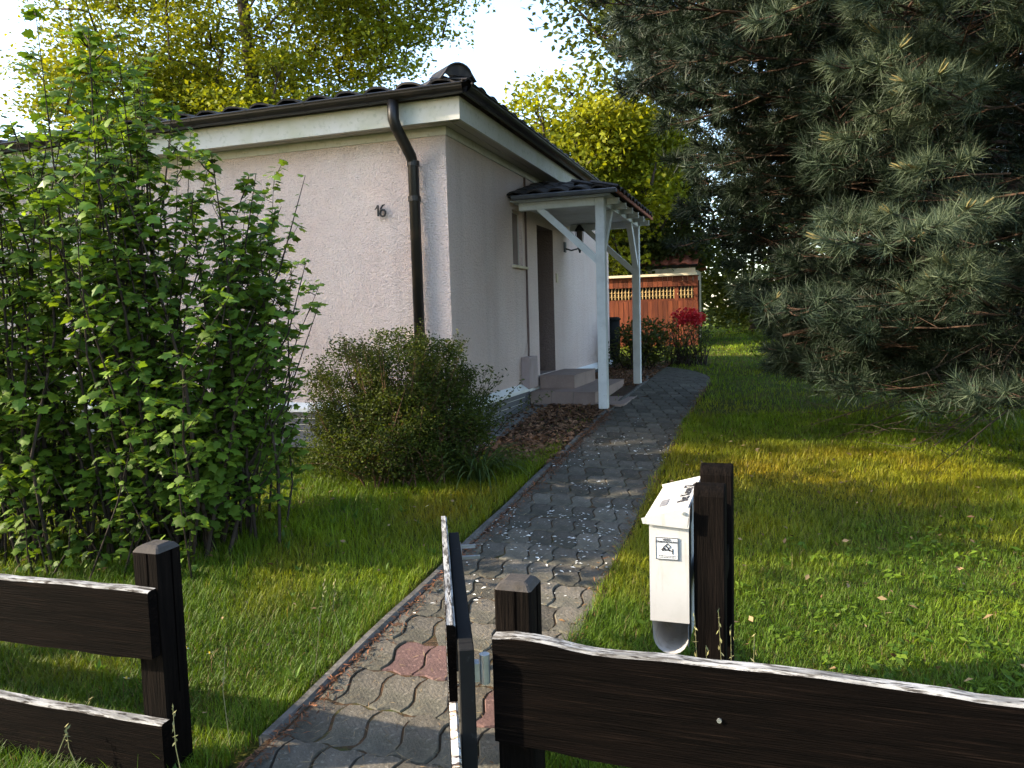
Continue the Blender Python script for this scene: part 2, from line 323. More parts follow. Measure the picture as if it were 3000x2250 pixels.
def stone_outline(xa, xb, s0, gap=.003, cutl=False, cutr=False):
    """wavy outline around (x, s)"""
    A, B = .019, .011
    def ex(x, t): return x + (0 if (abs(x - PX0) < 1e-6 or abs(x - PX1) < 1e-6) else A * math.sin(2 * math.pi * t))
    def es(x, s): return s + B * math.sin(2 * math.pi * (x - PX0) / SW)
    pts = []
    for k in range(3): t = k / 3; x = xa + (xb - xa) * t; pts.append((x, es(x, s0)))
    for k in range(6): t = k / 6; pts.append((ex(xb, t), es(xb, s0) + SL * t))
    for k in range(3): t = 1 - k / 3; x = xa + (xb - xa) * t; pts.append((x, es(x, s0 + SL)))
    for k in range(6): t = 1 - k / 6; pts.append((ex(xa, t), es(xa, s0) + SL * t))
    c = np.mean(pts, 0); out = []
    n = len(pts)
    for i in range(n):
        a = np.array(pts[i - 1]); p = np.array(pts[i]); b = np.array(pts[(i + 1) % n]); d = b - a; d = d / (np.linalg.norm(d) + 1e-9); nrm = np.array([-d[1], d[0]])
        out.append(tuple(p + nrm * gap))
    return out
def stone_faces(mb, out, fn, h=0.0):
    n = len(out); c = np.mean(out, 0); b = len(mb.v)
    for x, s in out: mb.v.append(fn(c[0] + (x - c[0]) * .94, c[1] + (s - c[1]) * .96, h))
    for x, s in out: mb.v.append(fn(x, s, h - .008))
    for x, s in out: mb.v.append(fn(x, s, h - .03))
    mb.f.append(tuple(b + i for i in range(n))); mb.m.append(0)
    for r in (0, 1):
        for i in range(n):
            j = (i + 1) % n; mb.f.append((b + r * n + i, b + (r + 1) * n + i, b + (r + 1) * n + j, b + r * n + j)); mb.m.append(0)
cache = {}; far = MB(); count = 0
REDS = {(6, 1), (6, 2), (5, 5)}
SLOPE_U = .075 * UY; SLOPE_V = .075 * VY
nvec = Vector((0, -.075, 1)).normalized()
rotm = Matrix(((VX, UX, 0), (VY, UY, 0), (0, 0, 1))).to_4x4()
tilt = Vector((0, 0, 1)).rotation_difference(nvec).to_matrix().to_4x4()
course0 = -5.25
ncourse = 0
for c in range(0, 64):
    s0 = course0 + c * SL; odd = c % 2
    xe = [PX0 + SW * k for k in range(7)] if not odd else [PX0] + [PX0 + SW * (k + .5) for k in range(6)] + [PX1]
    xe[-1] = PX1
    for k in range(len(xe) - 1):
        xa, xb = xe[k], xe[k + 1]; red = (c, k) in REDS
        if count < 300 and s0 < 4.1:
            key = (odd, 'l' if k == 0 else 'r' if k == len(xe) - 2 else 'm', red)
            cx_, cs_ = (xa + xb) / 2, s0 + SL / 2
            if key not in cache:
                m1 = MB(); out = stone_outline(xa, xb, s0); stone_faces(m1, out, lambda x, s, h: (x - cx_, s - cs_, h))
                cache[key] = m1.mesh('paving_stone', M['paver_red'] if red else M['paver'])
            X, Y = wxy(cx_, cs_); z = float(g(Y)) + random.uniform(-.006, .006)
            jit = Matrix.Rotation(random.gauss(0, .012), 4, 'X') @ Matrix.Rotation(random.gauss(0, .014), 4, 'Y')
            o = inst('paving_stone', cache[key], Matrix.Translation((X, Y, z)) @ tilt @ rotm @ jit, path)
            if red: o['label'] = 'reddish paving stone'
            count += 1
        else:
            hz = random.uniform(-.003, .004)
            def fn(x, s, h):
                X, Y = px_curve(x, s); return (*wxy(X, Y), glot(X, Y) + h + hz)
            stone_faces(far, stone_outline(xa, xb, s0), fn)
far.build('paving_stones_beyond', M['paver'], path, kind='stuff')
kerb = empty('path_edging', kind='structure', label='narrow concrete edging along the left side of the path')
y = -4.28
while y < 7.2:
    L_ = min(1.0, 7.2 - y); m1 = MB(); gridt = []
    X0, X1 = PX0 - .062, PX0 - .006
    sec = [(X0, -.12), (X0, .002), (X0 + .014, .016), (X1 - .014, .016), (X1, .002), (X1, -.12)]
    for k in range(5):
        yy = y + .004 + (L_ - .008) * k / 4; a, b_ = px_curve(0, yy)
        gridt.append([(*wxy(*px_curve(sx, yy)), glot(*px_curve(sx, yy)) + sz + .006 * math.sin(yy * 5)) for sx, sz in sec])
    m1.sheet(gridt); m1.quad([gridt[0][i] for i in range(5, -1, -1)]); m1.quad(gridt[-1])
    m1.build('kerb_stone', M['kerb'], kerb); y += L_

# ------------------------------------------------------------------ house
ZG, ZPL, ZW, ZF = .20, .70, 3.225, 3.21
HX, HY = -9.5, 7.26
house = lot_thing('house', 0, 0, .35, 'single storey pale pink stuccoed house with a dark tiled hip roof', 'house')
w = MB()
DOOR = (2.79, 3.53, .80, 2.66); WIN = (1.83, 2.20, 2.11, 2.73)
def wall_with_openings(mb, y0, y1, z0, z1, ops):
    yb = sorted({y0, y1, *[o[0] for o in ops], *[o[1] for o in ops]}); zb = sorted({z0, z1, *[o[2] for o in ops], *[o[3] for o in ops]})
    for i in range(len(yb) - 1):
        for j in range(len(zb) - 1):
            ym, zm = (yb[i] + yb[i + 1]) / 2, (zb[j] + zb[j + 1]) / 2
            if any(o[0] < ym < o[1] and o[2] < zm < o[3] for o in ops): continue
            mb.quad([(0, yb[i], zb[j]), (0, yb[i + 1], zb[j]), (0, yb[i + 1], zb[j + 1]), (0, yb[i], zb[j + 1])])
wall_with_openings(w, 0, HY, ZG, ZW, [DOOR, WIN])
w.quad([(HX, 0, ZG), (0, 0, ZG), (0, 0, ZW), (HX, 0, ZW)]); w.quad([(0, HY, ZG), (HX, HY, ZG), (HX, HY, ZW), (0, HY, ZW)]); w.quad([(HX, HY, ZG), (HX, 0, ZG), (HX, 0, ZW), (HX, HY, ZW)])
wall = w.build('wall', M['stucco'], house)
def reveal(mb, o, d):
    y0, y1, z0, z1 = o
    mb.quad([(0, y1, z0), (-d, y1, z0), (-d, y1, z1), (0, y1, z1)]); mb.quad([(-d, y0, z0), (0, y0, z0), (0, y0, z1), (-d, y0, z1)])
    mb.quad([(0, y0, z1), (0, y1, z1), (-d, y1, z1), (-d, y0, z1)]); mb.quad([(-d, y0, z0), (-d, y1, z0), (0, y1, z0), (0, y0, z0)])
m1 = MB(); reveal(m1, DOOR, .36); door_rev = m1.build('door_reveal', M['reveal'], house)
m1 = MB(); m1.box(-.36, -.31, 2.79, 3.53, .80, 2.66); door = m1.build('door', M['door'], house)
m1 = MB(); m1.tube([(-.31, 2.90, 1.80), (-.27, 2.90, 1.80), (-.27, 3.0, 1.80)], .012, 8); m1.build('handle', M['galv'], door)
m1 = MB()
for a, b, c_, d in ((2.82, 3.14, .95, 1.65), (3.18, 3.50, .95, 1.65), (2.82, 3.14, 1.85, 2.55), (3.18, 3.50, 1.85, 2.55)): m1.box(-.315, -.302, a, b, c_, d)
m1.build('door_panel', M['door'], door)
m1 = MB(); reveal(m1, WIN, .055)
win = m1.build('window', M['stucco'], house)
m1 = MB(); m1.box(-.075, -.055, 1.83, 2.20, 2.11, 2.73); m1.build('pane', M['pane'], win)
m1 = MB(); m1.box(-.06, -.045, 1.83, 1.85, 2.11, 2.73).box(-.06, -.045, 2.18, 2.20, 2.11, 2.73).box(-.06, -.045, 1.85, 2.18, 2.71, 2.73).box(-.06, -.045, 1.85, 2.18, 2.11, 2.13); m1.build('frame', M['soffit'], win)
m1 = MB(); m1.box(-.04, .05, 1.80, 2.26, 2.08, 2.107); m1.build('sill', M['cream'], win, bevel=.004)
# trim under the eaves
m1 = MB(); m1.box(HX, .016, -.016, 0, 3.15, ZW).box(0, .016, 0, HY, 3.15, ZW); m1.build('frieze', M['white_trim'], house)
OV = .24
m1 = MB(); m1.box(.016, .10, -.016, HY, ZW + .002, ZW + .018).box(.106, OV - .027, -.106, HY, ZW + .004, ZW + .020).box(HX, .10, -.10, -.016, ZW + .002, ZW + .018).box(HX, .106, -OV + .027, -.106, ZW + .004, ZW + .02); m1.build('soffit', M['soffit'], house)
m1 = MB(); m1.box(OV - .025, OV, -OV, HY + OV, ZF, 3.40).box(HX - OV, OV - .025, -OV, -OV + .025, ZF, 3.40); m1.build('fascia', M['white_trim'], house)
# plinth
pl = MB(); pl.box(HX, .014, -.014, HY, ZG - .1, .655); plinth = pl.build('plinth', M['white'], house)
led = MB()
for seg in (([(0, -.0), (0, 2.235)]), ([(0, 4.12), (0, HY)])):
    (xa, ya), (xb, yb_) = seg
    ya2 = -.075 if ya < 0.01 else ya
    led.quad([(0, ya, .745), (.075, ya2, .695), (.075, yb_, .695), (0, yb_, .745)]); led.quad([(.075, ya2, .695), (.075, ya2, .66), (.075, yb_, .66), (.075, yb_, .695)])
    led.quad([(.075, ya2, .66), (.0, ya, .66), (.0, yb_, .66), (.075, yb_, .66)]); led.quad([(0, yb_, .745), (.075, yb_, .695), (.075, yb_, .66), (0, yb_, .66)])
led.quad([(HX, 0, .745), (HX, -.075, .695), (.075, -.075, .695), (0, 0, .745)]); led.quad([(HX, -.075, .695), (HX, -.075, .66), (.075, -.075, .66), (.075, -.075, .695)]); led.quad([(HX, -.075, .66), (HX, 0, .66), (0, 0, .66), (.075, -.075, .66)])
led.build('ledge', M['white'], plinth)
for k in range(6):
    z1 = .648 - k * .062; z0 = z1 - .051
    MB().box(.014, .030, -.030, 2.09, z0, z1).build('slat', M['slat'], plinth)
    MB().box(.014, .030, 2.125, 2.235, z0, z1).build('slat', M['slat'], plinth)
    MB().box(.014, .030, 4.12, HY, z0, z1).build('slat', M['slat'], plinth)
    MB().box(HX, .014, -.030, -.014, z0, z1).build('slat', M['slat'], plinth)
MB().box(.014, .034, 2.092, 2.123, .28, .655).build('joint_strip', M['slat'], plinth)
# roof
RP = math.tan(math.radians(8.5)); ZE, OE = 3.485, .315        # eave height and overhang of the tiles
roof = MB()
hd = 3.5
E0 = (OE, -OE, ZE - .02); E1 = (OE, HY + OE, ZE - .02); E2 = (HX, HY + OE, ZE - .02); E3 = (HX, -OE, ZE - .02)
R0 = (OE - 3.945, -OE + 3.945, ZE - .02 + 3.945 * RP); R1 = (HX, -OE + 3.945, ZE - .02 + 3.945 * RP)
roof.quad([E0, R0, R1, E3]); roof.quad([E0, E1, R0]); roof.quad([E1, E2, R1, R0]); roof.quad([E0, E3, E2, E1])
roof = roof.build('roof', M['tile'], house)
TW, TL = .30, .34
def tile_mesh(name, mt, tw=TW, tl=TL, amp=.024):
    m1 = MB(); prof = []
    for i in range(11):
        t = i / 10; prof.append(((t - .5) * (tw + .012), amp * (math.sin(2 * math.pi * t - .6) + .25 * math.sin(4 * math.pi * t))))
    g0 = [[(x, 0, z + .014) for x, z in prof], [(x, tl, z + .028 * 0) for x, z in prof]]
    m1.sheet(g0); m1.sheet([[(x, 0, z - .004) for x, z in prof], [(x, 0, z + .014) for x, z in prof]])
    m1.sheet([[(x, tl, z - .016) for x, z in prof], [(x, 0, z - .004) for x, z in prof]])
    return m1.mesh(name, mt, smooth=False)
tm = tile_mesh('tile', M['tile'])
pitch = math.atan(RP); bx, by, bz = house['_b']
def left_tile(par, x, r, me=tm):      # front slope: rises along +y
    y = -OE - .02 + r * TL * .93 * math.cos(pitch); z = ZE + .02 + r * TL * .93 * math.sin(pitch) + random.uniform(-.003, .003)
    inst('tile', me, Matrix.Translation((x - bx, y - by, z - bz)) @ Matrix.Rotation(pitch + .02, 4, 'X') @ Matrix.Rotation(random.gauss(0, .006), 4, 'Z'), par)
def right_tile(par, y, r, me=tm):     # long side slope: rises along -x
    x = OE + .02 - r * TL * .93 * math.cos(pitch); z = ZE + .02 + r * TL * .93 * math.sin(pitch) + random.uniform(-.003, .003)
    inst('tile', me, Matrix.Translation((x - bx, y - by, z - bz)) @ Matrix.Rotation(math.pi / 2, 4, 'Z') @ Matrix.Rotation(pitch + .02, 4, 'X'), par)
for r in range(4):
    k = 0
    x = OE - .16
    while x > -8.8:
        if x < OE - .05 - r * TL * .93: left_tile(roof, x, r)
        x -= TW
    y = -OE + .16
    while y < HY + OE:
        if y > -OE + .05 + r * TL * .93 and r < 3: right_tile(roof, y, r)
        y += TW
def cap_mesh():
    m1 = MB(); n = 10; ln = .42
    ring = lambda r, y, z: [(r * math.cos(math.pi * i / n) * 1.0, y, z + r * math.sin(math.pi * i / n) * .85) for i in range(n + 1)]
    a, b = ring(.125, 0, 0), ring(.105, ln, .0); a0 = [(p[0] * 1.35 if i in (0, n) else p[0], p[1], p[2] - (.035 if i in (0, n) else 0)) for i, p in enumerate(a)]
    b0 = [(p[0] * 1.3 if i in (0, n) else p[0], p[1], p[2] - (.03 if i in (0, n) else 0)) for i, p in enumerate(b)]
    m1.sheet([a0, b0]); ai = [(p[0] * .9, p[1], p[2] * .9 - .003) for p in a0]; m1.sheet([ai, a0])
    return m1.mesh('hip_tile', M['tile'], smooth=True)
cm = cap_mesh(); dz = math.atan(RP / math.sqrt(2))
for k in range(12):
    d = .02 + k * .38; q = d / math.sqrt(2)
    p = (OE - .05 - q, -OE + .05 + q, ZE + (.075 if k == 0 else .035) + d * math.tan(dz))
    inst('hip_tile', cm, Matrix.Translation((p[0] - bx, p[1] - by, p[2] - bz)) @ Matrix.Rotation(math.radians(45), 4, 'Z') @ Matrix.Rotation(dz + .03, 4, 'X'), roof)
m1 = MB(); n = 10      # closed end of the first hip tile
p0 = Vector((OE - .068, -OE + .068, ZE + .077)); ax = Vector((math.cos(math.radians(45)), math.sin(math.radians(45)), 0))
m1.quad([tuple(p0 + ax * (.12 * math.cos(math.pi * i / n)) + Vector((0, 0, .10 * math.sin(math.pi * i / n)))) for i in range(n + 1)]); m1.build('hip_end', M['tile'], roof)
# gutter: half round trough along both eaves
GR, GC, GZc = .068, .322, 3.462
def trough(mb, p, q, out, r=GR):
    p, q, out = Vector(p), Vector(q), Vector(out); n = 9; rings = []
    for e in (p, q):
        rings.append([tuple(e + out * (r * math.cos(math.pi * i / n)) + Vector((0, 0, -r * math.sin(math.pi * i / n)))) for i in range(n + 1)])
    mb.sheet(rings); ri = [[tuple(Vector(a) + (e - Vector(a)) * .06) for a in ring] for e, ring in zip((p, q), rings)]; mb.sheet([ri[1], ri[0]])
    mb.tube([p + out * r, q + out * r], .009, 6); mb.tube([p - out * r, q - out * r], .005, 4)
m1 = MB(); trough(m1, (HX, -GC, GZc), (GC, -GC, GZc), (0, -1, 0)); trough(m1, (GC, -GC, GZc), (GC, HY + GC, GZc), (1, 0, 0))
gutter = m1.build('gutter', M['gutter'], house, smooth=False)
def bracket(mb, p, out):
    p, out = Vector(p), Vector(out); n = 8; pts = [p + out * ((GR + .004) * math.cos(math.pi * i / n)) + Vector((0, 0, -(GR + .004) * math.sin(math.pi * i / n))) for i in range(n + 1)]
    side = out.cross(Vector((0, 0, 1)))
    mb.sheet([[tuple(a + side * .014) for a in pts], [tuple(a - side * .014) for a in pts]]); mb.bar(pts[0] + Vector((0, 0, .012)), pts[-1] + Vector((0, 0, .012)), .026, .005, side.cross(out))
for x in np.arange(.05, -9, -.62): m1 = MB(); bracket(m1, (x, -GC, GZc), (0, -1, 0)); m1.build('gutter_bracket', M['gutter'], gutter)
for y in np.arange(.15, HY, .62): m1 = MB(); bracket(m1, (GC, y, GZc), (1, 0, 0)); m1.build('gutter_bracket', M['gutter'], gutter)
# downpipe
m1 = MB(); m1.tube([(-.345, -.315, 3.42), (-.345, -.315, 3.25), (-.335, -.295, 3.19), (-.29, -.11, 2.97), (-.283, -.085, 2.90), (-.283, -.085, .42)], .05, 14)
dp = m1.build('downpipe', M['gutter'], house, smooth=True)
for z in (2.91, 2.60, 1.1):
    m1 = MB(); m1.tube([(-.283, -.085, z - .022), (-.283, -.085, z + .022)], .058 if z < 2.8 else .056, 14).bar((-.283, -.085, z), (-.283, 0, z), .012, .02); m1.build('pipe_clip' if z < 2.8 else 'pipe_socket', M['gutter'], dp)
# cable pipe and meter box
m1 = MB(); m1.tube([(.012, 2.30, 3.15), (.012, 2.30, 1.25), (.03, 2.24, 1.15), (.045, 2.18, 1.07)], .013, 8); m1.build('cable_pipe', M['conduit'], house, smooth=True)
m1 = MB(); m1.box(0, .10, 2.02, 2.36, .69, 1.06); bxm = m1.build('meter_box', M['meter'], house, bevel=.006)
MB().box(.10, .106, 2.06, 2.32, .72, 1.03).build('lid', M['meter'], bxm)
MB().box(.0, .014, 3.64, 3.72, 1.98, 2.10).build('switch', M['cream'], house)

# wall lamp
lamp = lot_thing('wall_lamp', 0, 4.15, 2.5, 'black iron lantern on a curved bracket right of the front door', 'lamp')
m1 = MB(); m1.box(0, .015, 4.10, 4.20, 2.42, 2.56).tube([(.01, 4.15, 2.47), (.10, 4.15, 2.44), (.20, 4.15, 2.46), (.22, 4.15, 2.52)], .011, 8); m1.build('bracket', M['iron'], lamp)
m1 = MB()
for k in range(6): t = k * math.pi / 3; m1.bar((.22 + .045 * math.cos(t), 4.15 + .045 * math.sin(t), 2.53), (.22 + .06 * math.cos(t), 4.15 + .06 * math.sin(t), 2.70), .007, .007, (1, 0, 0))
m1.tube([(.22, 4.15, 2.70), (.22, 4.15, 2.72), (.22, 4.15, 2.79)], [.075, .07, .012], 6).tube([(.22, 4.15, 2.40), (.22, 4.15, 2.52)], [.012, .05], 6); m1.build('lantern_frame', M['iron'], lamp)
m1 = MB(); m1.tube([(.22, 4.15, 2.535), (.22, 4.15, 2.70)], [.04, .054], 6); m1.build('glass', M['pane'], lamp)

# house number 16
def text_mesh(body, size, depth, shear=0, name='t', bevel=0):
    cu = bpy.data.curves.new(name, 'FONT'); cu.body = body; cu.size = size; cu.extrude = depth; cu.shear = shear; cu.align_x = 'CENTER'; cu.align_y = 'CENTER'; cu.offset = bevel
    ob = bpy.data.objects.new(name, cu); COL.objects.link(ob); bpy.context.view_layer.update()
    me = bpy.data.meshes.new_from_object(ob.evaluated_get(bpy.context.evaluated_depsgraph_get())); bpy.data.objects.remove(ob); me.name = name; return me
num = lot_thing('house_number', -.66, 0, 2.53, 'black wrought iron house number 16 on the stuccoed front wall', 'house number')
nx_, ny_, nz_ = -.66, -.035, 2.53
m1 = MB(); m1.tube([(nx_ - 0.0521, ny_, nz_ + 0.0101), (nx_ - 0.0294, ny_, nz_ + 0.0294), (nx_ - 0.0185, ny_, nz_ + 0.0487)], [.004, .008, .010], 6).tube([(nx_ - 0.0185, ny_, nz_ + 0.0487), (nx_ - 0.0185, ny_, nz_ - 0.0504)], [.010, .011], 6); m1.build('digit', M['iron'], num)
m1 = MB(); cq = [(nx_ + 0.0521 - .0, ny_, nz_ + 0.0504), (nx_ + 0.0294, ny_, nz_ + 0.0437), (nx_ + 0.0109, ny_, nz_ + 0.0168), (nx_ + 0.0050, ny_, nz_ - 0.0168)] + [(nx_ + 0.0286 - .028 * math.cos(t), ny_, nz_ - 0.0235 - .030 * math.sin(t)) for t in np.linspace(.2, 5.8, 11)]
m1.tube(cq, [.005, .008] + [.0095] * (len(cq) - 2), 6); m1.build('digit', M['iron'], num)
m1 = MB(); m1.tube([(nx_ - 0.0185, ny_, nz_), (nx_ - 0.0185, 0, nz_)], .004, 6).tube([(nx_ + 0.0101, ny_, nz_ + 0.0084), (nx_ + 0.0101, 0, nz_ + 0.0084)], .004, 6); m1.build('stand_off', M['iron'], num)

# ------------------------------------------------------------------ entrance steps
steps = lot_thing('entrance_steps', .5, 3, .45, 'two brown tiled entrance steps with a low landing slab under the porch', 'steps')
def tiled(name, x1, y0, y1, z0, z1, tx, ty, front=True):
    core = MB().box(.034, x1 - .01, y0 + .01, y1 - .01, z0 - .25, z1 - .01).build(name, M['mortar'], steps)
    n = max(1, round((y1 - y0) / ty)); d = (y1 - y0) / n; kx = max(1, round((x1) / tx)); e = (x1 - .034) / kx; j = .003
    for a in range(n):
        for b in range(kx): MB().box(.034 + b * e + j, .034 + (b + 1) * e - j + (.008 if b == kx - 1 else 0), y0 + a * d + j - (.008 if a == 0 else 0), y0 + (a + 1) * d - j, z1 - .012, z1).build('tile', M['step_tile'], core)
        MB().box(x1 - .01, x1, y0 + a * d + j, y0 + (a + 1) * d - j, z0 - .06, z1 - .014).build('tile', M['step_tile'], core)
    for b in range(kx):
        MB().box(.034 + b * e + j, .034 + (b + 1) * e - j, y0, y0 + .01, z0 - .06, z1 - .014).build('tile', M['step_tile'], core)
        MB().box(.034 + b * e + j, .034 + (b + 1) * e - j, y1 - .01, y1, z0 - .06, z1 - .014).build('tile', M['step_tile'], core)
tiled('lower_step', .82, 2.24, 4.10, .50, .635, .30, .62)
tiled('upper_step', .47, 2.66, 3.86, .635, .80, .47, .60)
MB().box(.825, 1.165, 2.18, 3.70, .30, .505).build('landing_slab', M['step_tile'], steps, bevel=.004)

# ------------------------------------------------------------------ porch canopy
porch = lot_thing('porch_canopy', .95, 3, .45, 'white timber porch canopy with diagonal braces and a small tiled hip roof', 'porch')
PY1, PY2, PXc = 1.91, 4.22, .99
for y, zb in ((PY1, .455), (PY2, .49)):
    p = MB().box(PXc - .05, PXc + .05, y - .05, y + .05, zb + .03, 2.792).build('post', M['white_wood'], porch, bevel=.005)
    MB().box(PXc - .035, PXc + .035, y - .03, y + .03, zb - .05, zb + .03).build('post_foot', M['galv'], p)
for y in (PY1, PY2):
    MB().box(.07, PXc - .052, y - .045, y + .045, 2.708, 2.792).build('cross_beam', M['white_wood'], porch, bevel=.004)
MB().box(PXc - .045, PXc + .045, PY1 + .052, PY2 - .052, 2.71, 2.79).build('side_beam', M['white_wood'], porch, bevel=.004)
for y in (PY1, PY2): MB().bar((PXc - .03, y, 2.11), (.30, y, 2.725), .07, .075, (0, 1, 0)).build('brace', M['white_wood'], porch)
MB().bar((PXc, PY1 + .03, 2.18), (PXc, PY1 + .52, 2.725), .07, .07, (1, 0, 0)).build('brace', M['white_wood'], porch)
MB().bar((PXc, PY2 - .03, 2.18), (PXc, PY2 - .52, 2.725), .07, .07, (1, 0, 0)).build('brace', M['white_wood'], porch)
yy = 1.78
while yy < 4.40:
    MB().box(.0, 1.12, yy, yy + .092, 2.796, 2.812 + random.uniform(0, .002)).build('ceiling_board', M['white_wood'], porch); yy += .097
for y in np.arange(2.02, 4.40, .44): MB().box(1.042, 1.175, y - .022, y + .022, 2.726, 2.794).build('rafter_tail', M['white_wood'], porch)
CE, CF0, CF1, CZ = 1.20, 1.68, 4.38, 2.84
CP = math.tan(math.radians(14.5))
m1 = MB(); A_ = (CE, CF0, CZ); B_ = (CE, CF1, CZ); C_ = (0, CF1 - CE, CZ + CE * CP); D_ = (0, CF0 + CE, CZ + CE * CP); F_ = (0, CF0, CZ); G_ = (0, CF1, CZ)
m1.quad([F_, A_, D_]); m1.quad([A_, B_, C_, D_]); m1.quad([B_, G_, C_]); m1.quad([F_, G_, B_, A_]); croof = m1.build('canopy_roof', M['tile'], porch)
ctm = tile_mesh('tile', M['tile'], .235, .30, .02); cb = porch['_b']; cp = math.atan(CP)
for r in range(5):
    x = .12
    while x < CE - .02:
        if x + .05 < CE - r * .275: inst('tile', ctm, Matrix.Translation((x - cb[0], CF0 - .02 + r * .275 * math.cos(cp) - cb[1], CZ + .022 + r * .275 * math.sin(cp) - cb[2])) @ Matrix.Rotation(cp + .02, 4, 'X'), croof)
        x += .235
    y = CF0 + .12
    while y < CF1:
        if CF0 + r * .275 + .05 < y < CF1 - r * .275 - .05: inst('tile', ctm, Matrix.Translation((CE + .02 - r * .275 * math.cos(cp) - cb[0], y - cb[1], CZ + .022 + r * .275 * math.sin(cp) - cb[2])) @ Matrix.Rotation(math.pi / 2, 4, 'Z') @ Matrix.Rotation(cp + .02, 4, 'X'), croof)
        y += .235
m1 = MB(); m1.box(CE - .012, CE + .006, CF0, CF1, CZ - .03, CZ + .006); m1.build('eave_strip', M['tile_red'], porch)
m1 = MB(); trough(m1, (.07, CF0 - .045, CZ - .01), (CE + .02, CF0 - .045, CZ - .01), (0, -1, 0), .036); m1.build('canopy_gutter', M['slat'], porch)

# ------------------------------------------------------------------ fences, gate, mailbox
def board(name, x0, x1, z0, z1, ya, yb, parent, seed, tex_top='weathered', amp=.006, dip=None, n=48):
    r = np.random.default_rng(seed); m1 = MB(); xs_ = np.linspace(x0, x1, n)
    def wob(s): return np.convolve(r.standard_normal(n + 8), np.ones(9) / 9, 'valid') * amp * s
    t, b, t2 = z1 + wob(1.6), z0 + wob(2.2), wob(.6)
    if dip is not None: t = t + dip(xs_)
    ch = .006
    f0 = [(x, ya, z) for x, z in zip(xs_, b)]; f1 = [(x, ya, z) for x, z in zip(xs_, t - ch)]; f2 = [(x, ya + ch, z) for x, z in zip(xs_, t)]
    b2 = [(x, yb, z + d) for x, z, d in zip(xs_, t, t2)]; b0 = [(x, yb, z) for x, z in zip(xs_, b)]
    m1.sheet([f0, f1], 0); m1.sheet([f1, f2, b2], 1); m1.sheet([b2, b0], 0); m1.sheet([b0, f0], 0)
    for e in (0, -1): m1.quad([f0[e], f1[e], f2[e], b2[e], b0[e]][::1 if e else -1], 0)
    return m1.build(name, [M['dark_wood'], M[tex_top]], parent)
def square_post(name, x, y, z0, z1, w_, parent, cham=.018, mt=None):
    m1 = MB(); h = w_ / 2; rings = []
    for z, k in ((z0, 1), (z1 - cham, 1), (z1 - .004, .80), (z1 + .003, .55)):
        hh = h * k; c_ = .12 * hh
        rings.append([(x - hh + c_, y - hh, z), (x + hh - c_, y - hh, z), (x + hh, y - hh + c_, z), (x + hh, y + hh - c_, z), (x + hh - c_, y + hh, z), (x - hh + c_, y + hh, z), (x - hh, y + hh - c_, z), (x - hh, y - hh + c_, z)])
    for a in range(3):
        for j in range(8):
            k = (j + 1) % 8; m1.quad([rings[a][j], rings[a][k], rings[a + 1][k], rings[a + 1][j]], 1 if a else 0)
    m1.quad(rings[3], 1)
    o = m1.build(name, [mt or M['dark_post'], M['post_top']], parent)
    c1 = MB(); c1.quad([(x + .1 * h, y - h - .0008, z1 - .30), (x + .16 * h, y - h - .0008, z1 - .30), (x + .22 * h, y - h - .0008, z1 - cham), (x + .12 * h, y - h - .0008, z1 - cham)]); c1.quad([(x + h + .0008, y + .05 * h, z1 - .5), (x + h + .0008, y + .12 * h, z1 - .5), (x + h + .0008, y + .2 * h, z1 - cham), (x + h + .0008, y + .06 * h, z1 - cham)])
    c1.build('crack', M['crack'], o); return o
fl = lot_thing('fence', .8, -4.5, 0, 'low dark plank fence with white peeling top edges left of the path', 'fence', 'plank fence sections beside the gate')
square_post('post', .826, -4.495, -.3, .80, .105, fl)
board('board', -1.6, .872, .443, .672, -4.592, -4.556, fl, 3)
board('board', -1.6, .892, .03, .238, -4.592, -4.556, fl, 4)
square_post('post', -1.5, -4.495, -.3, .80, .105, fl)
fr = lot_thing('fence', 2.5, -4.5, 0, 'low dark plank fence section in front of the mailbox on the right', 'fence', 'plank fence sections beside the gate')
square_post('post', 2.075, -4.495, -.3, .785, .105, fr)
board('board', 2.03, 4.6, .355, .642, -4.592, -4.556, fr, 12, dip=lambda x: .016 * np.exp(-((x - 2.12) / .12) ** 2) - .008 * np.exp(-((x - 3.25) / .15) ** 2))
square_post('post', 4.4, -4.495, -.3, .78, .105, fr)
m1 = MB()
for px_, pz_ in ((2.62, .505), (3.35, .53)): m1.tube([(px_, -4.597, pz_), (px_, -4.590, pz_)], .006, 8)
m1.build('nail', M['galv'], fr)
# gate, swung open into the garden
ga = math.atan2(1.10, -.50)
gx0, gy0 = 1.955, -4.60
gate = empty('gate', (*wxy(gx0, gy0), 0), -ANG + ga, 'open dark plank gate with steel frame swung back over the path', 'gate'); gate['_b'] = (0, 0, 0)
# local x runs from the hinge to the free end, local +y is the plank side (left)
board('board', .03, 1.22, .455, .672, .024, .048, gate, 21, n=30)
board('board', -.20, 1.20, .17, .405, .024, .048, gate, 22, 'peel', n=30)
MB().box(.0, 1.10, -.022, .020, .598, .632).build('top_rail', M['steel'], gate, bevel=.003)
MB().box(-.05, -.008, -.022, .020, -.02, .634).build('stile', M['steel'], gate, bevel=.003)
MB().box(1.02, 1.06, -.018, .018, .06, .596).build('stile', M['steel'], gate, bevel=.003)
m1 = MB(); m1.box(.95, 1.06, -.028, -.023, .50, .60).box(.97, .985, -.10, -.029, .555, .567).box(1.02, 1.035, -.085, -.029, .585, .597); m1.build('latch', M['galv'], gate)
m1 = MB(); m1.tube([(-.03, -.050, .53), (-.03, -.050, .61)], .014, 12).bar((-.03, -.035, .565), (-.03, -.022, .565), .03, .05); m1.build('hinge', M['galv'], gate, smooth=False)

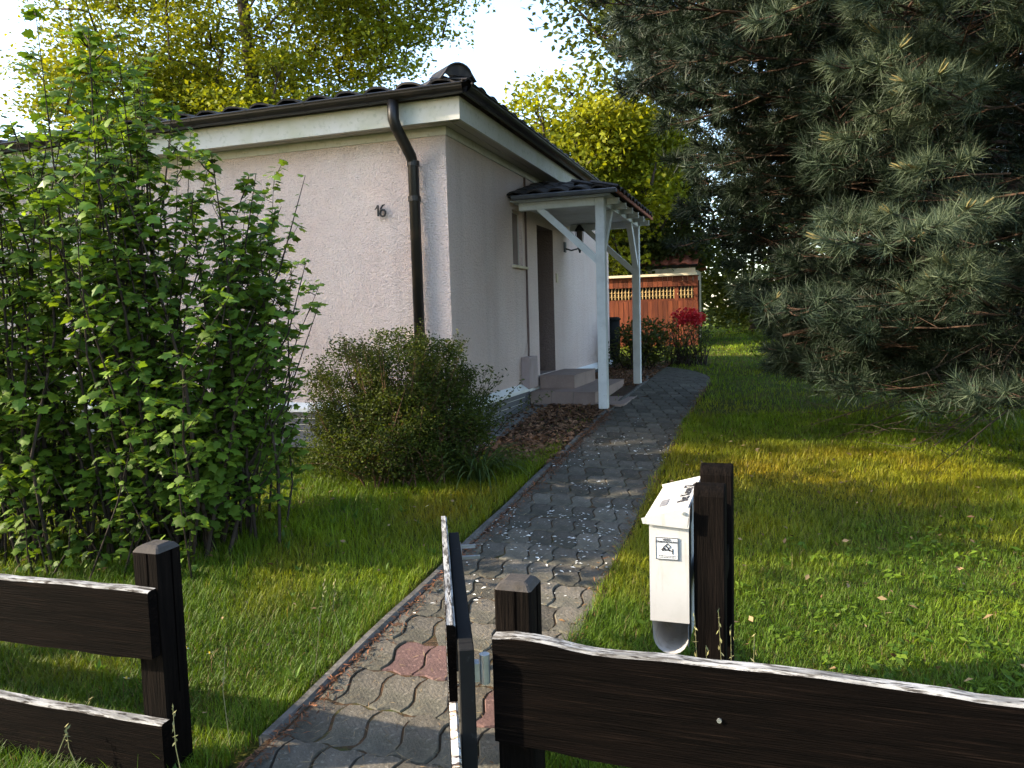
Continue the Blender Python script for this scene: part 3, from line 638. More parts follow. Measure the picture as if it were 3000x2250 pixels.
# mailbox posts and mailbox
mp = lot_thing('mailbox_post', 2.56, -3.8, 0, 'pair of dark square timber posts carrying the white mailbox', 'posts')
def round_top_post(x0, x1, y0, y1, z1):
    m1 = MB(); n = 6; prof = [(y0, -.2)] + [(y0 + (y1 - y0) * .0 + (y1 - y0) * (.5 - .5 * math.cos(math.pi * i / n)), z1 - .035 + .035 * math.sin(math.pi * i / n)) for i in range(n + 1)] + [(y1, -.2)]
    L_, R_ = [(x0, a, b) for a, b in prof], [(x1, a, b) for a, b in prof]
    m1.sheet([L_, R_][::-1]); m1.quad(L_); m1.quad(R_[::-1]); return m1.build('post', M['dark_post'], mp, bevel=.004)
round_top_post(2.505, 2.603, -3.99, -3.885, .955); round_top_post(2.500, 2.612, -3.68, -3.575, .962)
MB().box(2.515, 2.60, -3.883, -3.682, .60, .68).build('cross_rail', M['dark_post'], mp)
mbx = lot_thing('mailbox', 2.43, -3.7, .5, 'white metal mailbox with sloping lid and camera warning sticker', 'mailbox')
YA, YB = -4.0, -3.52
m1 = MB(); prof = [(2.368, .505), (2.488, .505), (2.488, .868), (2.368, .83)]
m1.quad([(x, YA, z) for x, z in prof]); m1.quad([(x, YB, z) for x, z in prof][::-1])
for i in range(4): a, b = prof[i], prof[(i + 1) % 4]; m1.quad([(a[0], YA, a[1]), (a[0], YB, a[1]), (b[0], YB, b[1]), (b[0], YA, b[1])][::-1])
body = m1.build('body', M['mailbox'], mbx, bevel=.003)
m1 = MB(); lp = [(2.346, .828), (2.492, .818), (2.492, .882), (2.346, .842)]; YL0, YL1 = YA - .012, YB + .02; n = 4
m1.quad([(x, YL0, z) for x, z in lp]); m1.quad([(x, YL1, z) for x, z in lp][::-1])
for i in (1, 2, 3): a, b = lp[i], lp[(i + 1) % 4]; m1.quad([(a[0], YL0, a[1]), (a[0], YL1, a[1]), (b[0], YL1, b[1]), (b[0], YL0, b[1])][::-1])
lid = m1.build('lid', M['mailbox'], mbx, bevel=.005)
m1 = MB(); m1.tube([(2.478, YL0 - .004, .868), (2.478, YL0 + .001, .868)], .006, 8); m1.build('rivet', M['galv'], lid)
m1 = MB(); tr_ = [(2.487, .505), (2.487, .42)] + [(2.43 + .057 * math.cos(t), .452 - .06 * math.sin(t)) for t in np.linspace(.35, math.pi - .15, 9)] + [(2.370, .50)]
m1.sheet([[(x, YA + .004, z) for x, z in tr_], [(x, YB - .004, z) for x, z in tr_]]); m1.sheet([[(x * .985 + 2.43 * .015, YB - .006, z + .001) for x, z in tr_], [(x * .985 + 2.43 * .015, YA + .006, z + .001) for x, z in tr_]])
m1.build('newspaper_holder', M['mailbox'], mbx)
# flat print: lettering and grey badge on the lid, sticker on the side
sl = math.atan2(.882 - .842, 2.492 - 2.346)
lidm = lambda u_, v_, h=.0015: (2.346 + u_ * math.cos(sl), YL0 + v_, .842 + u_ * math.sin(sl) + h)
bmx = mbx['_b']
def on_lid(me, u_, v_, rz, name='lettering'):
    p = lidm(u_, v_); return inst(name, me, Matrix.Translation((p[0] - bmx[0], p[1] - bmx[1], p[2] - bmx[2])) @ Matrix.Rotation(-sl, 4, 'Y') @ Matrix.Rotation(rz, 4, 'Z'), lid)
for txt, u_, v_, s_ in (('Bez Kewe JZ', .118, .27, .052),):
    me = text_mesh(txt, s_, .0003, 0, 'lettering', .001); me.materials.append(M['print']); on_lid(me, u_, v_, math.pi / 2)
m1 = MB(); a, b, c_, d = lidm(.035, .135), lidm(.062, .135), lidm(.062, .225), lidm(.035, .225); m1.quad([a, b, c_, d]); m1.build('badge', M['greyprint'], lid)
st = MB(); SY = YA - .0032
st.box(2.386, 2.458, SY, SY + .002, .711, .784); stick = st.build('sticker', M['sticker'], mbx)
m1 = MB(); fy = SY - .001
for a in ((2.386, 2.458, .782, .784), (2.386, 2.458, .711, .713), (2.386, 2.388, .713, .782), (2.456, 2.458, .713, .782)): m1.box(a[0], a[1], fy, fy + .0008, a[2], a[3])
def seg(a, b, w_=.0022): m1.bar((a[0], fy, a[1]), (b[0], fy, b[1]), w_, .0012, (0, 1, 0))
c0_ = (2.422, .748)
q = [(2.411, .752), (2.424, .764), (2.434, .754), (2.421, .742)]
for i in range(4): seg(q[i], q[(i + 1) % 4])
seg((2.419, .756), (2.428, .747), .004); seg((2.409, .750), (2.419, .740), .003); seg((2.405, .746), (2.411, .740), .006); seg((2.426, .746), (2.440, .738)); seg((2.440, .748), (2.440, .730), .003); seg((2.426, .744), (2.432, .740), .004)
for za in (.7225, .7175):
    x = 2.396
    while x < 2.448:
        ln = random.uniform(.004, .009); m1.box(x, min(x + ln, 2.449), fy, fy + .0008, za, za + .0016); x += ln + .002
m1.build('camera_symbol', M['print'], stick)
for txt, zz, s_ in (('VIDEO-', .7765, .0085), ('ÜBERWACHUNG', .7690, .0085)):
    me = text_mesh(txt, s_, .0002, 0, 'lettering', .0003); me.materials.append(M['print'])
    inst('lettering', me, Matrix.Translation((2.422 - bmx[0], fy - bmx[1], zz - bmx[2])) @ Matrix.Rotation(math.pi / 2, 4, 'X'), stick)

# ================================================================== vegetation
G1, G2, GYEL, GDRY_LIT = (.066, .130, .007), (.175, .250, .010), (.29, .25, .012), (.30, .20, .018)
def path_centre(Y):
    return None
def lawn_mask(X, Y, soft=.03):
    lx_ = (X - CX) * VX + (Y - CY) * VY; ly_ = (X - CX) * UX + (Y - CY) * UY
    n = (vnoise(X, Y, 3.0, 9) - .5) * .09
    ok = np.ones(len(X), bool)
    ok &= ~((lx_ > PX0 - .075 + n * .4) & (lx_ < PX1 - .02 + n) & (ly_ < 4.7))
    # curve of the path behind the house
    cx_, R = PX0 - 4.0 + 1.2, 4.0 - 1.2
    rr = np.hypot(lx_ - cx_, ly_ - 4.6)
    ok &= ~((ly_ >= 4.6) & (lx_ > cx_) & (rr > R - .02 + n) & (rr < R + (PX1 - PX0) + n)); ok &= ~((ly_ >= 4.6) & (lx_ <= cx_) & (ly_ > 4.6 + R) & (ly_ < 4.6 + R + .86))
    ok &= ~((lx_ < .05) & (lx_ > HX) & (ly_ > -.05) & (ly_ < HY))
    bed = (lx_ > -.1) & (lx_ < 1.07) & (ly_ > -.15 + n * 2 + .55 * np.clip(lx_ - .35, 0, .7)) & (ly_ < 8.1); ok &= ~(bed & (RNG.random(len(X)) > .06))
    grv = (lx_ < .34) & (lx_ > HX) & (ly_ > -.42) & (ly_ < .05); ok &= ~(grv & (RNG.random(len(X)) > .1))
    return ok, lx_, ly_
def grass_colour(X, Y, lx_, ly_):
    a = vnoise(X, Y, .9, 21) * .6 + vnoise(X, Y, 3.5, 22) * .4
    c = lerp_cols(G1, G2, np.clip((a - .3) * 2.0, 0, 1), .22)
    # right lawn patch: dry yellow with sunlight put into the colour; thin dry spots
    p = np.exp(-(((lx_ - 3.0) / 1.5) ** 2 + ((ly_ + .25) / .85) ** 2)) * .8 + .4 * np.exp(-(((lx_ - 2.3) / .7) ** 2 + ((ly_ + 1.6) / .8) ** 2)) + .55 * np.exp(-(((lx_ - .7) / .35) ** 2 + ((ly_ + 1.75) / .7) ** 2))
    p = p * (.55 + .9 * vnoise(X, Y, 2.2, 23)) + np.clip(vnoise(X, Y, 1.6, 24) - .72, 0, 1) * 1.3
    t = np.clip(p, 0, .95)[:, None]; yc = lerp_cols(GYEL, GDRY_LIT, RNG.random(len(X)), .15)
    c = c * (1 - t) + yc * t
    st_ = RNG.random(len(X)) < .03; c[st_] = lerp_cols((.22, .17, .07), (.16, .12, .05), RNG.random(int(st_.sum())), .1)
    return c
def grass(n, y0, y1, power, seed, hscale=1.0, name='grass', label=None):
    global RNG
    u_ = RNG.random(n); e = 2 - power            # density per square metre falls as Y^-power
    Y = (y0 ** e + u_ * (y1 ** e - y0 ** e)) ** (1 / e); X = (RNG.random(n) * 2 - 1) * (.80 * Y + .4)
    ok, lx_, ly_ = lawn_mask(X, Y); X, Y, lx_, ly_ = X[ok], Y[ok], lx_[ok], ly_[ok]; n = len(X)
    tall = vnoise(X, Y, 1.3, 31); edge = np.exp(-((lx_ - PX0 + .12) / .10) ** 2) + np.exp(-((lx_ - PX1 - .08) / .10) ** 2)
    leftl = np.clip((1.0 - lx_) / 1.0, 0, 1) * np.clip((-.8 - ly_) / 1.0, 0, 1)
    h = (.012 + .030 * tall ** 1.5 + .018 * vnoise(X, Y, 7.0, 35) + .022 * RNG.random(n) ** 2 + .04 * leftl * RNG.random(n) ** 2 + .02 * edge) * hscale
    lng = RNG.random(n) < .006; h[lng] *= 2.2
    w_ = np.maximum(.0032, .00085 * Y) * (.7 + .6 * RNG.random(n))
    az = RNG.random(n) * 2 * np.pi; lean = (.25 + .9 * RNG.random(n)) * h
    d = np.stack([np.cos(az), np.sin(az)], 1); s = np.stack([-d[:, 1], d[:, 0]], 1)
    z = g(Y) - .015
    P0 = np.stack([X, Y, z], 1)
    def pt(k, side): 
        p = P0.copy(); p[:, :2] += d * (lean * k ** 1.8)[:, None]; p[:, 2] += h * (k - .25 * k * k) * 1.25
        if side: p[:, :2] += s * (side * w_ * .5 * (1 - k * .55))[:, None]
        return p
    V = np.stack([pt(0, -1), pt(0, 1), pt(.55, -1), pt(.55, 1), pt(1, 0)], 1).reshape(-1, 3); i = np.arange(n)[:, None] * 5
    F = np.concatenate([i + np.array([[0, 1, 3]]), i + np.array([[0, 3, 2]]), i + np.array([[2, 3, 4]])], 0)
    c = np.repeat(grass_colour(X, Y, lx_, ly_), 5, 0)
    return np_obj(name, V, F, M['grass'], col=c, kind='stuff', label=label)
grass(360000, 1.75, 8, 1.35, 1, label='uneven mown lawn grass with yellowish patches')
grass(140000, 8, 40, 1.5, 2, 1.1, name='grass', label='lawn grass further back beyond the house')

# broad leaved weeds in the right hand lawn
def rosettes(n, region, size, seed, cols):
    C, Nn, D, L, Wd = [], [], [], [], []
    for _ in range(n):
        X, Y = region(); z = float(g(Y)); k = random.randint(4, 8); a0 = random.random() * 6.3; s = size * random.uniform(.5, 1.25)
        for j in range(k):
            a = a0 + j * 6.283 / k + random.gauss(0, .3); el = random.uniform(.1, 1.1); l = s * random.uniform(.6, 1.2)
            d = np.array([math.cos(a) * math.cos(el), math.sin(a) * math.cos(el), math.sin(el)]); C.append(np.array([X, Y, z + .012]) + d * l * .55)
            Nn.append(np.array([-math.cos(a) * math.sin(el), -math.sin(a) * math.sin(el), math.cos(el)]) + np.random.default_rng(seed).standard_normal(3) * .1); D.append(d); L.append(l); Wd.append(l * random.uniform(.24, .42))
    V, F = cards(np.array(C), np.array(Nn), np.array(D), np.array(L), np.array(Wd), .12)
    c = np.repeat(lerp_cols(cols[0], cols[1], RNG.random(len(C)), .2), 4, 0); return V, F, c
def reg_w():
    while True:
        Y = random.uniform(2.0, 4.6); X = random.uniform(.5, .75 * Y + .3)
        lx_, ly_ = lotxy(X, Y)
        if lx_ > 2.1 and ly_ > -4.4 and random.random() < .25 + .75 * (lx_ - 2.1) / 1.5: return X, Y
wc = []
for _ in range(420):
    X, Y = reg_w(); wc.append((X, Y, float(g(Y)) + .012))
wc = np.array(wc); k_ = RNG.integers(4, 13, len(wc)); C = np.repeat(wc, k_, 0); n = len(C); sz = np.repeat(  .018 + .026 * RNG.random(len(wc)) ** 1.8, k_) * (.6 + .7 * RNG.random(n))
C = C + RNG.standard_normal((n, 3)) * np.stack([sz * .8, sz * .8, sz * .22], 1); C[:, 2] = np.maximum(C[:, 2], g(C[:, 1]) + .004)
D = RNG.standard_normal((n, 3)); D[:, 2] = np.abs(D[:, 2]) * .7; Nn = RNG.standard_normal((n, 3)) * .55 + np.array([0, 0, 1])
V, F = cards(C, Nn, D, sz * 1.25, sz * (.32 + .35 * RNG.random(n)), .14)
np_obj('weeds', V, F, M['leaf'], col=np.repeat(lerp_cols((.05, .105, .010), (.125, .195, .018), RNG.random(n), .2), 4, 0), kind='stuff', label='broad leaved weeds and dandelion leaves in the lawn behind the right fence')
def reg_l():
    while True:
        Y = random.uniform(2.0, 5.2); X = random.uniform(-.8 * Y, -.3)
        lx_, ly_ = lotxy(X, Y)
        if lx_ < .95: return X, Y
V, F, c = rosettes(70, reg_l, .055, 6, ((.05, .11, .02), (.09, .16, .03)))
np_obj('weeds', V, F, M['leaf'], col=c, kind='stuff', label='small weeds among the grass behind the left fence')

# leaf litter, needles and petals
def scatter_cards(name, n, sampler, size, cols, lift=.006, label=None, flat=.25, m='litter', wr=.5):
    P = np.array([sampler() for _ in range(n)]); z = g(P[:, 1]) + lift + RNG.random(n) * .012
    C = np.column_stack([P, z]); Nn = np.column_stack([RNG.standard_normal((n, 2)) * flat, np.ones(n)]); D = np.column_stack([RNG.standard_normal((n, 2)), np.zeros(n)])
    L = size * (.5 + RNG.random(n)); V, F = cards(C, Nn, D, L, L * wr, .15)
    return np_obj(name, V, F, M[m], col=np.repeat(lerp_cols(cols[0], cols[1], RNG.random(n), .25), 4, 0), kind='stuff', label=label)
def s_lawn():
    while True:
        Y = random.uniform(2.2, 8); X = random.uniform(-.7, .7) * Y; lx_, ly_ = lotxy(X, Y)
        if lx_ < .95 and ly_ < -.7 or lx_ > 2.05: return X, Y
scatter_cards('leaf_litter', 420, s_lawn, .035, ((.26, .19, .10), (.14, .08, .045)), label='few dry leaves lying on the lawn', lift=.03, flat=.5)
def s_bed():
    while True:
        x, y = random.uniform(.1, 1.06), random.uniform(-.5, 8)
        if (y < 2.2 and random.random() < (1 if x > .3 else .25)) or (y > 4 and random.random() < .5): return wxy(x, y)
scatter_cards('leaf_litter', 5200, s_bed, .05, ((.23, .13, .075), (.10, .055, .035)), label='dry brown leaves covering the bed beside the porch steps', flat=.5)
def s_edge():
    y = random.uniform(-4.6, 1.8); x = PX0 + abs(random.gauss(0, .045)) - .01
    return wxy(x, y)
scatter_cards('leaf_litter', 2600, s_edge, .03, ((.20, .09, .05), (.11, .055, .03)), label='reddish brown debris along the left edge of the path', wr=.16, flat=.6)
def s_edge2():
    y = random.uniform(-4.2, 4); x = PX1 - abs(random.gauss(0, .05)) + .03
    return wxy(x, y)
scatter_cards('leaf_litter', 1200, s_edge2, .03, ((.20, .10, .05), (.12, .07, .03)), label='brown debris along the right edge of the path', wr=.2, flat=.6)
def s_path():
    return wxy(random.uniform(PX0, PX1), -4.8 + 6.5 * random.random())
scatter_cards('needle_litter', 1900, s_path, .035, ((.26, .20, .11), (.15, .10, .06)), label='thin dry needles scattered over the paving stones', wr=.06, flat=.2, lift=.003)
def s_pet():
    while True:
        x, y = random.uniform(PX0, PX1), random.gauss(-1.3, 1.1)
        if -3.4 < y < 1.5 and vnoise(np.array([x]), np.array([y]), 4.0, 77)[0] > .45: return wxy(x, y)
scatter_cards('fallen_petals', 460, s_pet, .022, ((.70, .70, .66), (.5, .5, .46)), label='small white petals scattered over the middle of the path', wr=.5, flat=.12, lift=.004)

# daisies in the grass behind the left fence
pm = MB()
for j in range(10):
    a = j * .628; pm.quad([(.003 * math.cos(a + .3), .003 * math.sin(a + .3), .07), (.011 * math.cos(a - .22), .011 * math.sin(a - .22), .073), (.014 * math.cos(a), .014 * math.sin(a), .072), (.011 * math.cos(a + .22), .011 * math.sin(a + .22), .073)])
pme = pm.mesh('petals', M['petal_white']); em = MB().tube([(0, 0, .068), (0, 0, .077)], [.005, .003], 8).mesh('flower_centre', M['daisy_eye']); sm_ = MB().tube([(.008, 0, -.01), (0, 0, .07)], .0012, 4).mesh('stem', M['twig_brown'])
for k, (x, y, lb) in enumerate(((.547, -3.949, 'white daisy in the grass closest to the dark left fence post'), (.345, -4.212, 'white daisy just above the lower left fence board'), (.40, -3.95, 'white daisy between the two left fence boards near the post'), (.12, -4.0, 'white daisy furthest left between the two left fence boards'), (.62, -1.95, 'white daisy in the grass in front of the low fine leaved shrub'))):
    X, Y = wxy(x, y); d = empty('daisy', (X, Y, float(g(Y))), random.random() * 6, lb, 'flower', 'daisies in the left lawn')
    t = Matrix.Rotation(.5, 4, 'X'); inst('stem', sm_, Matrix(), d); inst('petals', pme, Matrix.Translation((0, .02, .012)) @ t, d); inst('flower_centre', em, Matrix.Translation((0, .02, .012)) @ t, d)

# ---------------------------------------------------------------- generic plants
def leafy(name, clusters, per, sig, size, cols, parent, wr=.55, m='leaf', flat=.35, droop=0, part='foliage', clump_cols=True, jitter=.2, kind='stuff', sun_tip=None):
    """leaves in gaussian sprays round the cluster centres"""
    C = np.repeat(np.asarray(clusters), per, 0); n = len(C); C = C + np.clip(RNG.standard_normal((n, 3)), -1.7, 1.7) * np.asarray(sig)
    Nn = rand_dirs(n) * flat * 2 + np.array([0, 0, 1.0]); D = rand_dirs(n); D[:, 2] = D[:, 2] * .4 - droop
    L = size * (.65 + .7 * RNG.random(n)); V, F = cards(C, Nn, D, L, L * wr, .1)
    k = len(clusters); ct = RNG.random(k) if clump_cols else np.zeros(k)
    t = np.clip(np.repeat(ct, per) * .7 + .3 * RNG.random(n), 0, 1)
    return np_obj(part, V, F, M[m], parent, col=np.repeat(lerp_cols(cols[0], cols[1], t, jitter), 4, 0), kind=kind)
def grow(trunk_pts, clusters, r_trunk, r_tip, spread=1.0):
    """limbs: every cluster is joined to the nearest point of the growing skeleton that lies lower"""
    nodes = [Vector(p) for p in trunk_pts]; segs = []
    order = sorted(range(len(clusters)), key=lambda i: min((Vector(clusters[i]) - n).length for n in nodes))
    for i in order:
        c = Vector(clusters[i]); best = min(nodes, key=lambda n: (c - n).length + max(0, n.z - c.z + .2) * 1.5)
        d = c - best; mid = best + d * .5 + Vector((random.gauss(0, .08), random.gauss(0, .08), .06)) * d.length
        segs.append((best, mid, c)); nodes += [mid, c]
    return segs
def ellipsoid_points(n, c, r, shell=.45, zmin=None):
    d = rand_dirs(n); rad = (shell + (1 - shell) * RNG.random(n)) ** .7; p = np.array(c) + d * rad[:, None] * np.array(r)
    return p if zmin is None else p[p[:, 2] > zmin]
def tree(name, base, trunk_pts, blobs, ncl, per, sig, size, cols, label, cat='tree', r0_=.22, group=None, bark='bark', flat=.5, limbs=True, droop=.1, wr=.6):
    t = world_thing(name, base, label, cat, group)
    cl = np.concatenate([ellipsoid_points(int(ncl * wgt), c_, r_, .35) for c_, r_, wgt in blobs])
    m1 = MB(); k = len(trunk_pts); m1.tube(trunk_pts, [r0_ * (1 - .75 * i / (k - 1)) for i in range(k)], 9); m1.build('trunk', M[bark], t, smooth=True)
    if limbs:
        m2 = MB()
        for a, b, c_ in grow(trunk_pts[1:], [tuple(p) for p in cl], r0_, .02):
            ln = (c_ - a).length; m2.tube([a, b, c_], [min(.13, .025 + .022 * ln), min(.06, .012 + .01 * ln), .008], 5, cap=False)
        m2.build('limbs', M[bark], t, smooth=True)
    leafy('crown', cl, per, sig, size, cols, t, flat=flat, part='crown', droop=droop, wr=wr); return t

# big beech behind the house on the left
bzf = lambda X, Y: (X, Y, float(g(Y)))
bt = bzf(-8.4, 27)
tree('beech_tree', bt, [bt, (-8.5, 27, 4.5), (-8.5, 27, 9), (-8.7, 27, 12), (-9.0, 27, 16), (-9.0, 27.2, 20)],
     [((-8.7, 27, 12.8), (7.0, 5.0, 5.6), .60), ((-4.4, 26.4, 12.4), (3.6, 2.6, 2.6), .12), ((-12.9, 27, 9.4), (3.2, 3, 2.0), .14), ((-8.4, 27, 7.6), (6.6, 4, 2.2), .18)], 640, 175, (.60, .60, .17), .155, ((.075, .11, .010), (.25, .26, .012)),
     'tall spreading beech with yellow green leaves rising behind the left part of the roof', r0_=.36)
bt = bzf(1.5, 17.5)
tree('lime_tree', bt, [bt, (1.5, 17.5, 2.5), (1.6, 17.5, 4.5), (1.7, 17.6, 6.2)], [((1.7, 17.5, 4.7), (1.9, 1.7, 2.3), .6), ((.2, 17.3, 4.5), (1.5, 1.4, 1.3), .25), ((2.7, 17.6, 4.9), (1.4, 1.4, 1.2), .2)], 230, 150, (.28, .28, .17), .12, ((.12, .16, .010), (.27, .275, .012)),
     'bright yellow green leafy tree behind the right end of the roof', r0_=.12, flat=.7)
bt = bzf(3.6, 22.5)
tree('dark_tree', bt, [bt, (3.6, 22.5, 2), (3.6, 22.5, 4), (3.7, 22.5, 5.8)], [((3.6, 22.5, 4.7), (2.6, 1.6, 2.9), .8), ((2.4, 22.2, 3.4), (1.7, 1.2, 1.4), .4)], 300, 120, (.32, .32, .25), .14, ((.03, .045, .012), (.06, .075, .016)),
     'dark green dense tree behind the porch posts above the brown shed', r0_=.13, flat=.8)
bt = bzf(6.6, 15.5)
tree('maple_tree', bt, [bt, (6.5, 15.5, 3), (5.6, 15.4, 5.5), (4.6, 15.3, 8.5)], [((4.2, 15.3, 8.6), (3.6, 2.6, 2.9), 1.0)], 260, 90, (.42, .42, .2), .14, ((.035, .055, .014), (.08, .10, .016)),
     'tall leafy tree whose dark crown shows above the top of the pine', r0_=.16)
bt = bzf(5.4, 26)
tree('small_tree', bt, [bt, (5.4, 26, 2.4), (5.2, 26, 4.2)], [((5.0, 26, 4.3), (1.2, 1.0, 1.0), 1.0)], 40, 70, (.28, .28, .2), .2, ((.22, .20, .03), (.32, .27, .05)),
     'small pale yellow leaved tree behind the red tiled roof', r0_=.08)
for k, (X, Y, h, r_, cols, lb) in enumerate(((8.5, 27, 5.5, 2.6, ((.035, .055, .012), (.08, .10, .016)), 'broad dark green tree far behind the pine on the left'), (14, 25, 6.0, 3.2, ((.04, .06, .012), (.085, .105, .016)), 'rounded green tree far behind the middle of the pine'), (9.5, 19.5, 10.5, 3.3, ((.03, .05, .012), (.07, .09, .016)), 'tall dark green tree directly behind the left half of the pine'), (14.5, 20.5, 11, 3.6, ((.03, .045, .012), (.065, .085, .016)), 'tall dark green tree directly behind the right half of the pine'), (19, 24, 6.0, 3.2, ((.04, .065, .012), (.10, .12, .016)), 'green tree at the far right edge behind the pine'))):
    bt = bzf(X, Y)
    tree('garden_tree', bt, [bt, (X, Y, h * .4), (X, Y, h * .8)], [((X, Y, h * .58), (r_, r_ * .8, h * .42), 1.0)], 110, 90, (.42, .42, .3), .2, cols, lb, r0_=.14, group='trees at the back of the garden', limbs=False)
# unseen trees added to shade the house front and fence and dapple the wall
for k, (x, y, h, lb) in enumerate(((-10.5, -3.0, 9.5, 'unseen leafy garden tree left of the house whose crown dapples the front wall'), (-9.5, -15, 11, 'unseen leafy tree added across the road left of the gate for shade'), (-1.5, -15, 10.5, 'unseen leafy tree added across the road opposite the gate for shade'))):
    X, Y = wxy(x, y); bt = bzf(X, Y)
    tree('unseen_shade_tree' if k else 'garden_tree', bt, [bt, (X, Y, 3), (X, Y, h * .8)], [((X, Y, h * .56), (2.6 if not k else 3.9, 1.5 if not k else 3.2, h * .42), 1.0)], 92 if not k else 120, 80, (.5, .5, .35), .30, ((.04, .065, .012), (.09, .11, .016)), lb, r0_=.2, group='unseen shade trees added across the street' if k else None, limbs=False)
# hedge behind everything
hx = np.concatenate([np.column_stack([np.linspace(-30, 45, 500), 33 + RNG.standard_normal(500) * .5, .5 + RNG.random(500) * 3.2]) for _ in range(2)])
hg = world_thing('hedge', (6, 33, 1), 'long dark green hedge closing the garden far behind the pine', 'hedge')
leafy('foliage', hx, 22, (.4, .4, .35), .32, ((.03, .05, .012), (.075, .095, .016)), hg, flat=.8)

# ---------------------------------------------------------------- brown shed with lattice and the red roofed building behind
shed = lot_thing('shed', -.1, 13.3, .65, 'red brown boarded garden shed wall with a light lattice band', 'shed')
SZ = glot(0, 13.3)
x = -2.2
while x < .98:
    wd = .125; MB().box(x, x + wd - .008, 13.30, 13.325, SZ - .05, 1.86 + random.uniform(-.004, .004)).build('board', M['red_wood'], shed)
    MB().box(x, x + wd - .008, 13.28, 13.305, 2.215, 2.47).build('board', M['red_wood'], shed); x += wd
MB().box(-2.3, 1.02, 13.18, 13.42, 2.475, 2.535).build('top_rail', M['cream'], shed)
MB().box(-2.3, 1.0, 13.33, 13.37, 1.86, 1.91).build('rail', M['red_wood'], shed)
for x in (-2.2, -.62, .46, .93): MB().box(x, x + .10, 13.326, 13.40, SZ - .1, 2.47).build('post', M['red_wood'], shed)
MB().box(-2.2, .96, 14.6, 14.65, SZ, 2.4).build('back_wall', M['dark_wood'], shed)
x = -2.1; bal = MB().tube([(0, 0, 0), (0, 0, .04), (0, 0, .07), (0, 0, .12), (0, 0, .16), (0, 0, .20), (0, 0, .24), (0, 0, .30)], [.012, .02, .012, .026, .014, .022, .012, .014], 8).mesh('baluster', M['lattice'], smooth=True)
sb = shed['_b']
while x < .93:
    inst('baluster', bal, Matrix.Translation((x - sb[0], 13.345 - sb[1], 1.91 - sb[2])), shed); x += .088
for z in (1.985, 2.09): MB().box(-2.1, .93, 13.335, 13.355, z, z + .014).build('rail', M['lattice'], shed)
outh = lot_thing('outbuilding', 0, 16, .7, 'low outbuilding with a red tiled roof behind the brown shed', 'building')
MB().box(-1.6, .70, 15.6, 18.4, .5, 2.80).build('wall', M['cream'], outh)
MB().box(-1.75, .80, 15.32, 15.36, 2.62, 2.78).build('eave_board', M['cream'], outh)
MB().box(-1.75, .80, 15.36, 15.58, 2.755, 2.775).build('soffit', M['dark_wood'], outh)
m1 = MB(); trough(m1, (-1.8, 15.26, 2.86), (.86, 15.26, 2.86), (0, -1, 0), .055); m1.build('gutter', M['gutter'], outh)
m1 = MB(); m1.quad([(-1.8, 15.28, 2.86), (.86, 15.28, 2.86), (.86, 17.0, 3.46), (.6, 17.0, 3.46)]); m1.quad([(-1.8, 15.28, 2.86), (.6, 17.0, 3.46), (-1.8, 18.6, 2.86)]); m1.quad([(.86, 17, 3.46), (.86, 18.7, 2.86), (-1.8, 18.7, 2.86), (.6, 17, 3.46)]); orf = m1.build('roof', M['tile_red'], outh)
otm = tile_mesh('tile', M['tile_red'], .30, .36, .024); ob_ = outh['_b']; op = math.atan(.6 / 1.72)
for r in range(5):
    x = -1.55
    while x < .8:
        if x > -1.75 + r * .335 * 1.38 * .95: inst('tile', otm, Matrix.Translation((x - ob_[0], 15.25 + r * .335 * math.cos(op) - ob_[1], 2.885 + r * .335 * math.sin(op) - ob_[2])) @ Matrix.Rotation(op + .02, 4, 'X'), orf)
        x += .30
# black barrel at the far corner of the house
rb = lot_thing('rain_barrel', -.06, 7.62, glot(0, 7.6), 'black rain barrel at the far corner of the pink house', 'barrel')
zb = glot(0, 7.6)
m1 = MB(); m1.tube([(-.07, 7.62, zb), (-.07, 7.62, zb + .1), (-.07, 7.62, zb + .45), (-.07, 7.62, zb + .80)], [.16, .18, .20, .19], 16); m1.build('body', M['barrel'], rb, smooth=True)
m1 = MB(); m1.tube([(-.07, 7.62, zb + .80), (-.07, 7.62, zb + .83), (-.07, 7.62, zb + .86)], [.21, .21, .16], 16); m1.build('lid', M['barrel'], rb)

# ---------------------------------------------------------------- shrubs
def shrub(name, base, blobs, ncl, per, sig, size, cols, label, stem_n=14, stem_r=.012, wr=.4, flat=.8, twig='twig_dark', spread=.25, cat='shrub', bloom=None):
    t = world_thing(name, base, label, cat)
    cl = np.concatenate([ellipsoid_points(int(ncl * w_), c_, r_, .5, base[2] + .03) for c_, r_, w_ in blobs]); m1 = MB()
    idx = RNG.permutation(len(cl))[:stem_n * 6]; B = Vector(base)
    for i in idx:
        p = Vector(cl[i]); b = B + Vector((random.gauss(0, spread), random.gauss(0, spread), -.03)); b += (Vector((p.x, p.y, b.z)) - b) * .35
        mid = b.lerp(p, .5) + Vector((random.gauss(0, .05), random.gauss(0, .05), .08)); m1.tube([b, mid, p], [stem_r, stem_r * .7, stem_r * .3], 5, cap=False)
    m1.build('stems', M[twig], t, smooth=True)
    leafy('foliage', cl, per, sig, size, cols, t, wr=wr, flat=flat)
    if bloom: leafy('blooms', np.asarray(bloom[0]), bloom[1], bloom[2], bloom[3], bloom[4], t, wr=.8, flat=1.2, m='red_bloom', part='blooms')
    return t
sX, sY = -.86, 6.02
base = bzf(sX, sY)
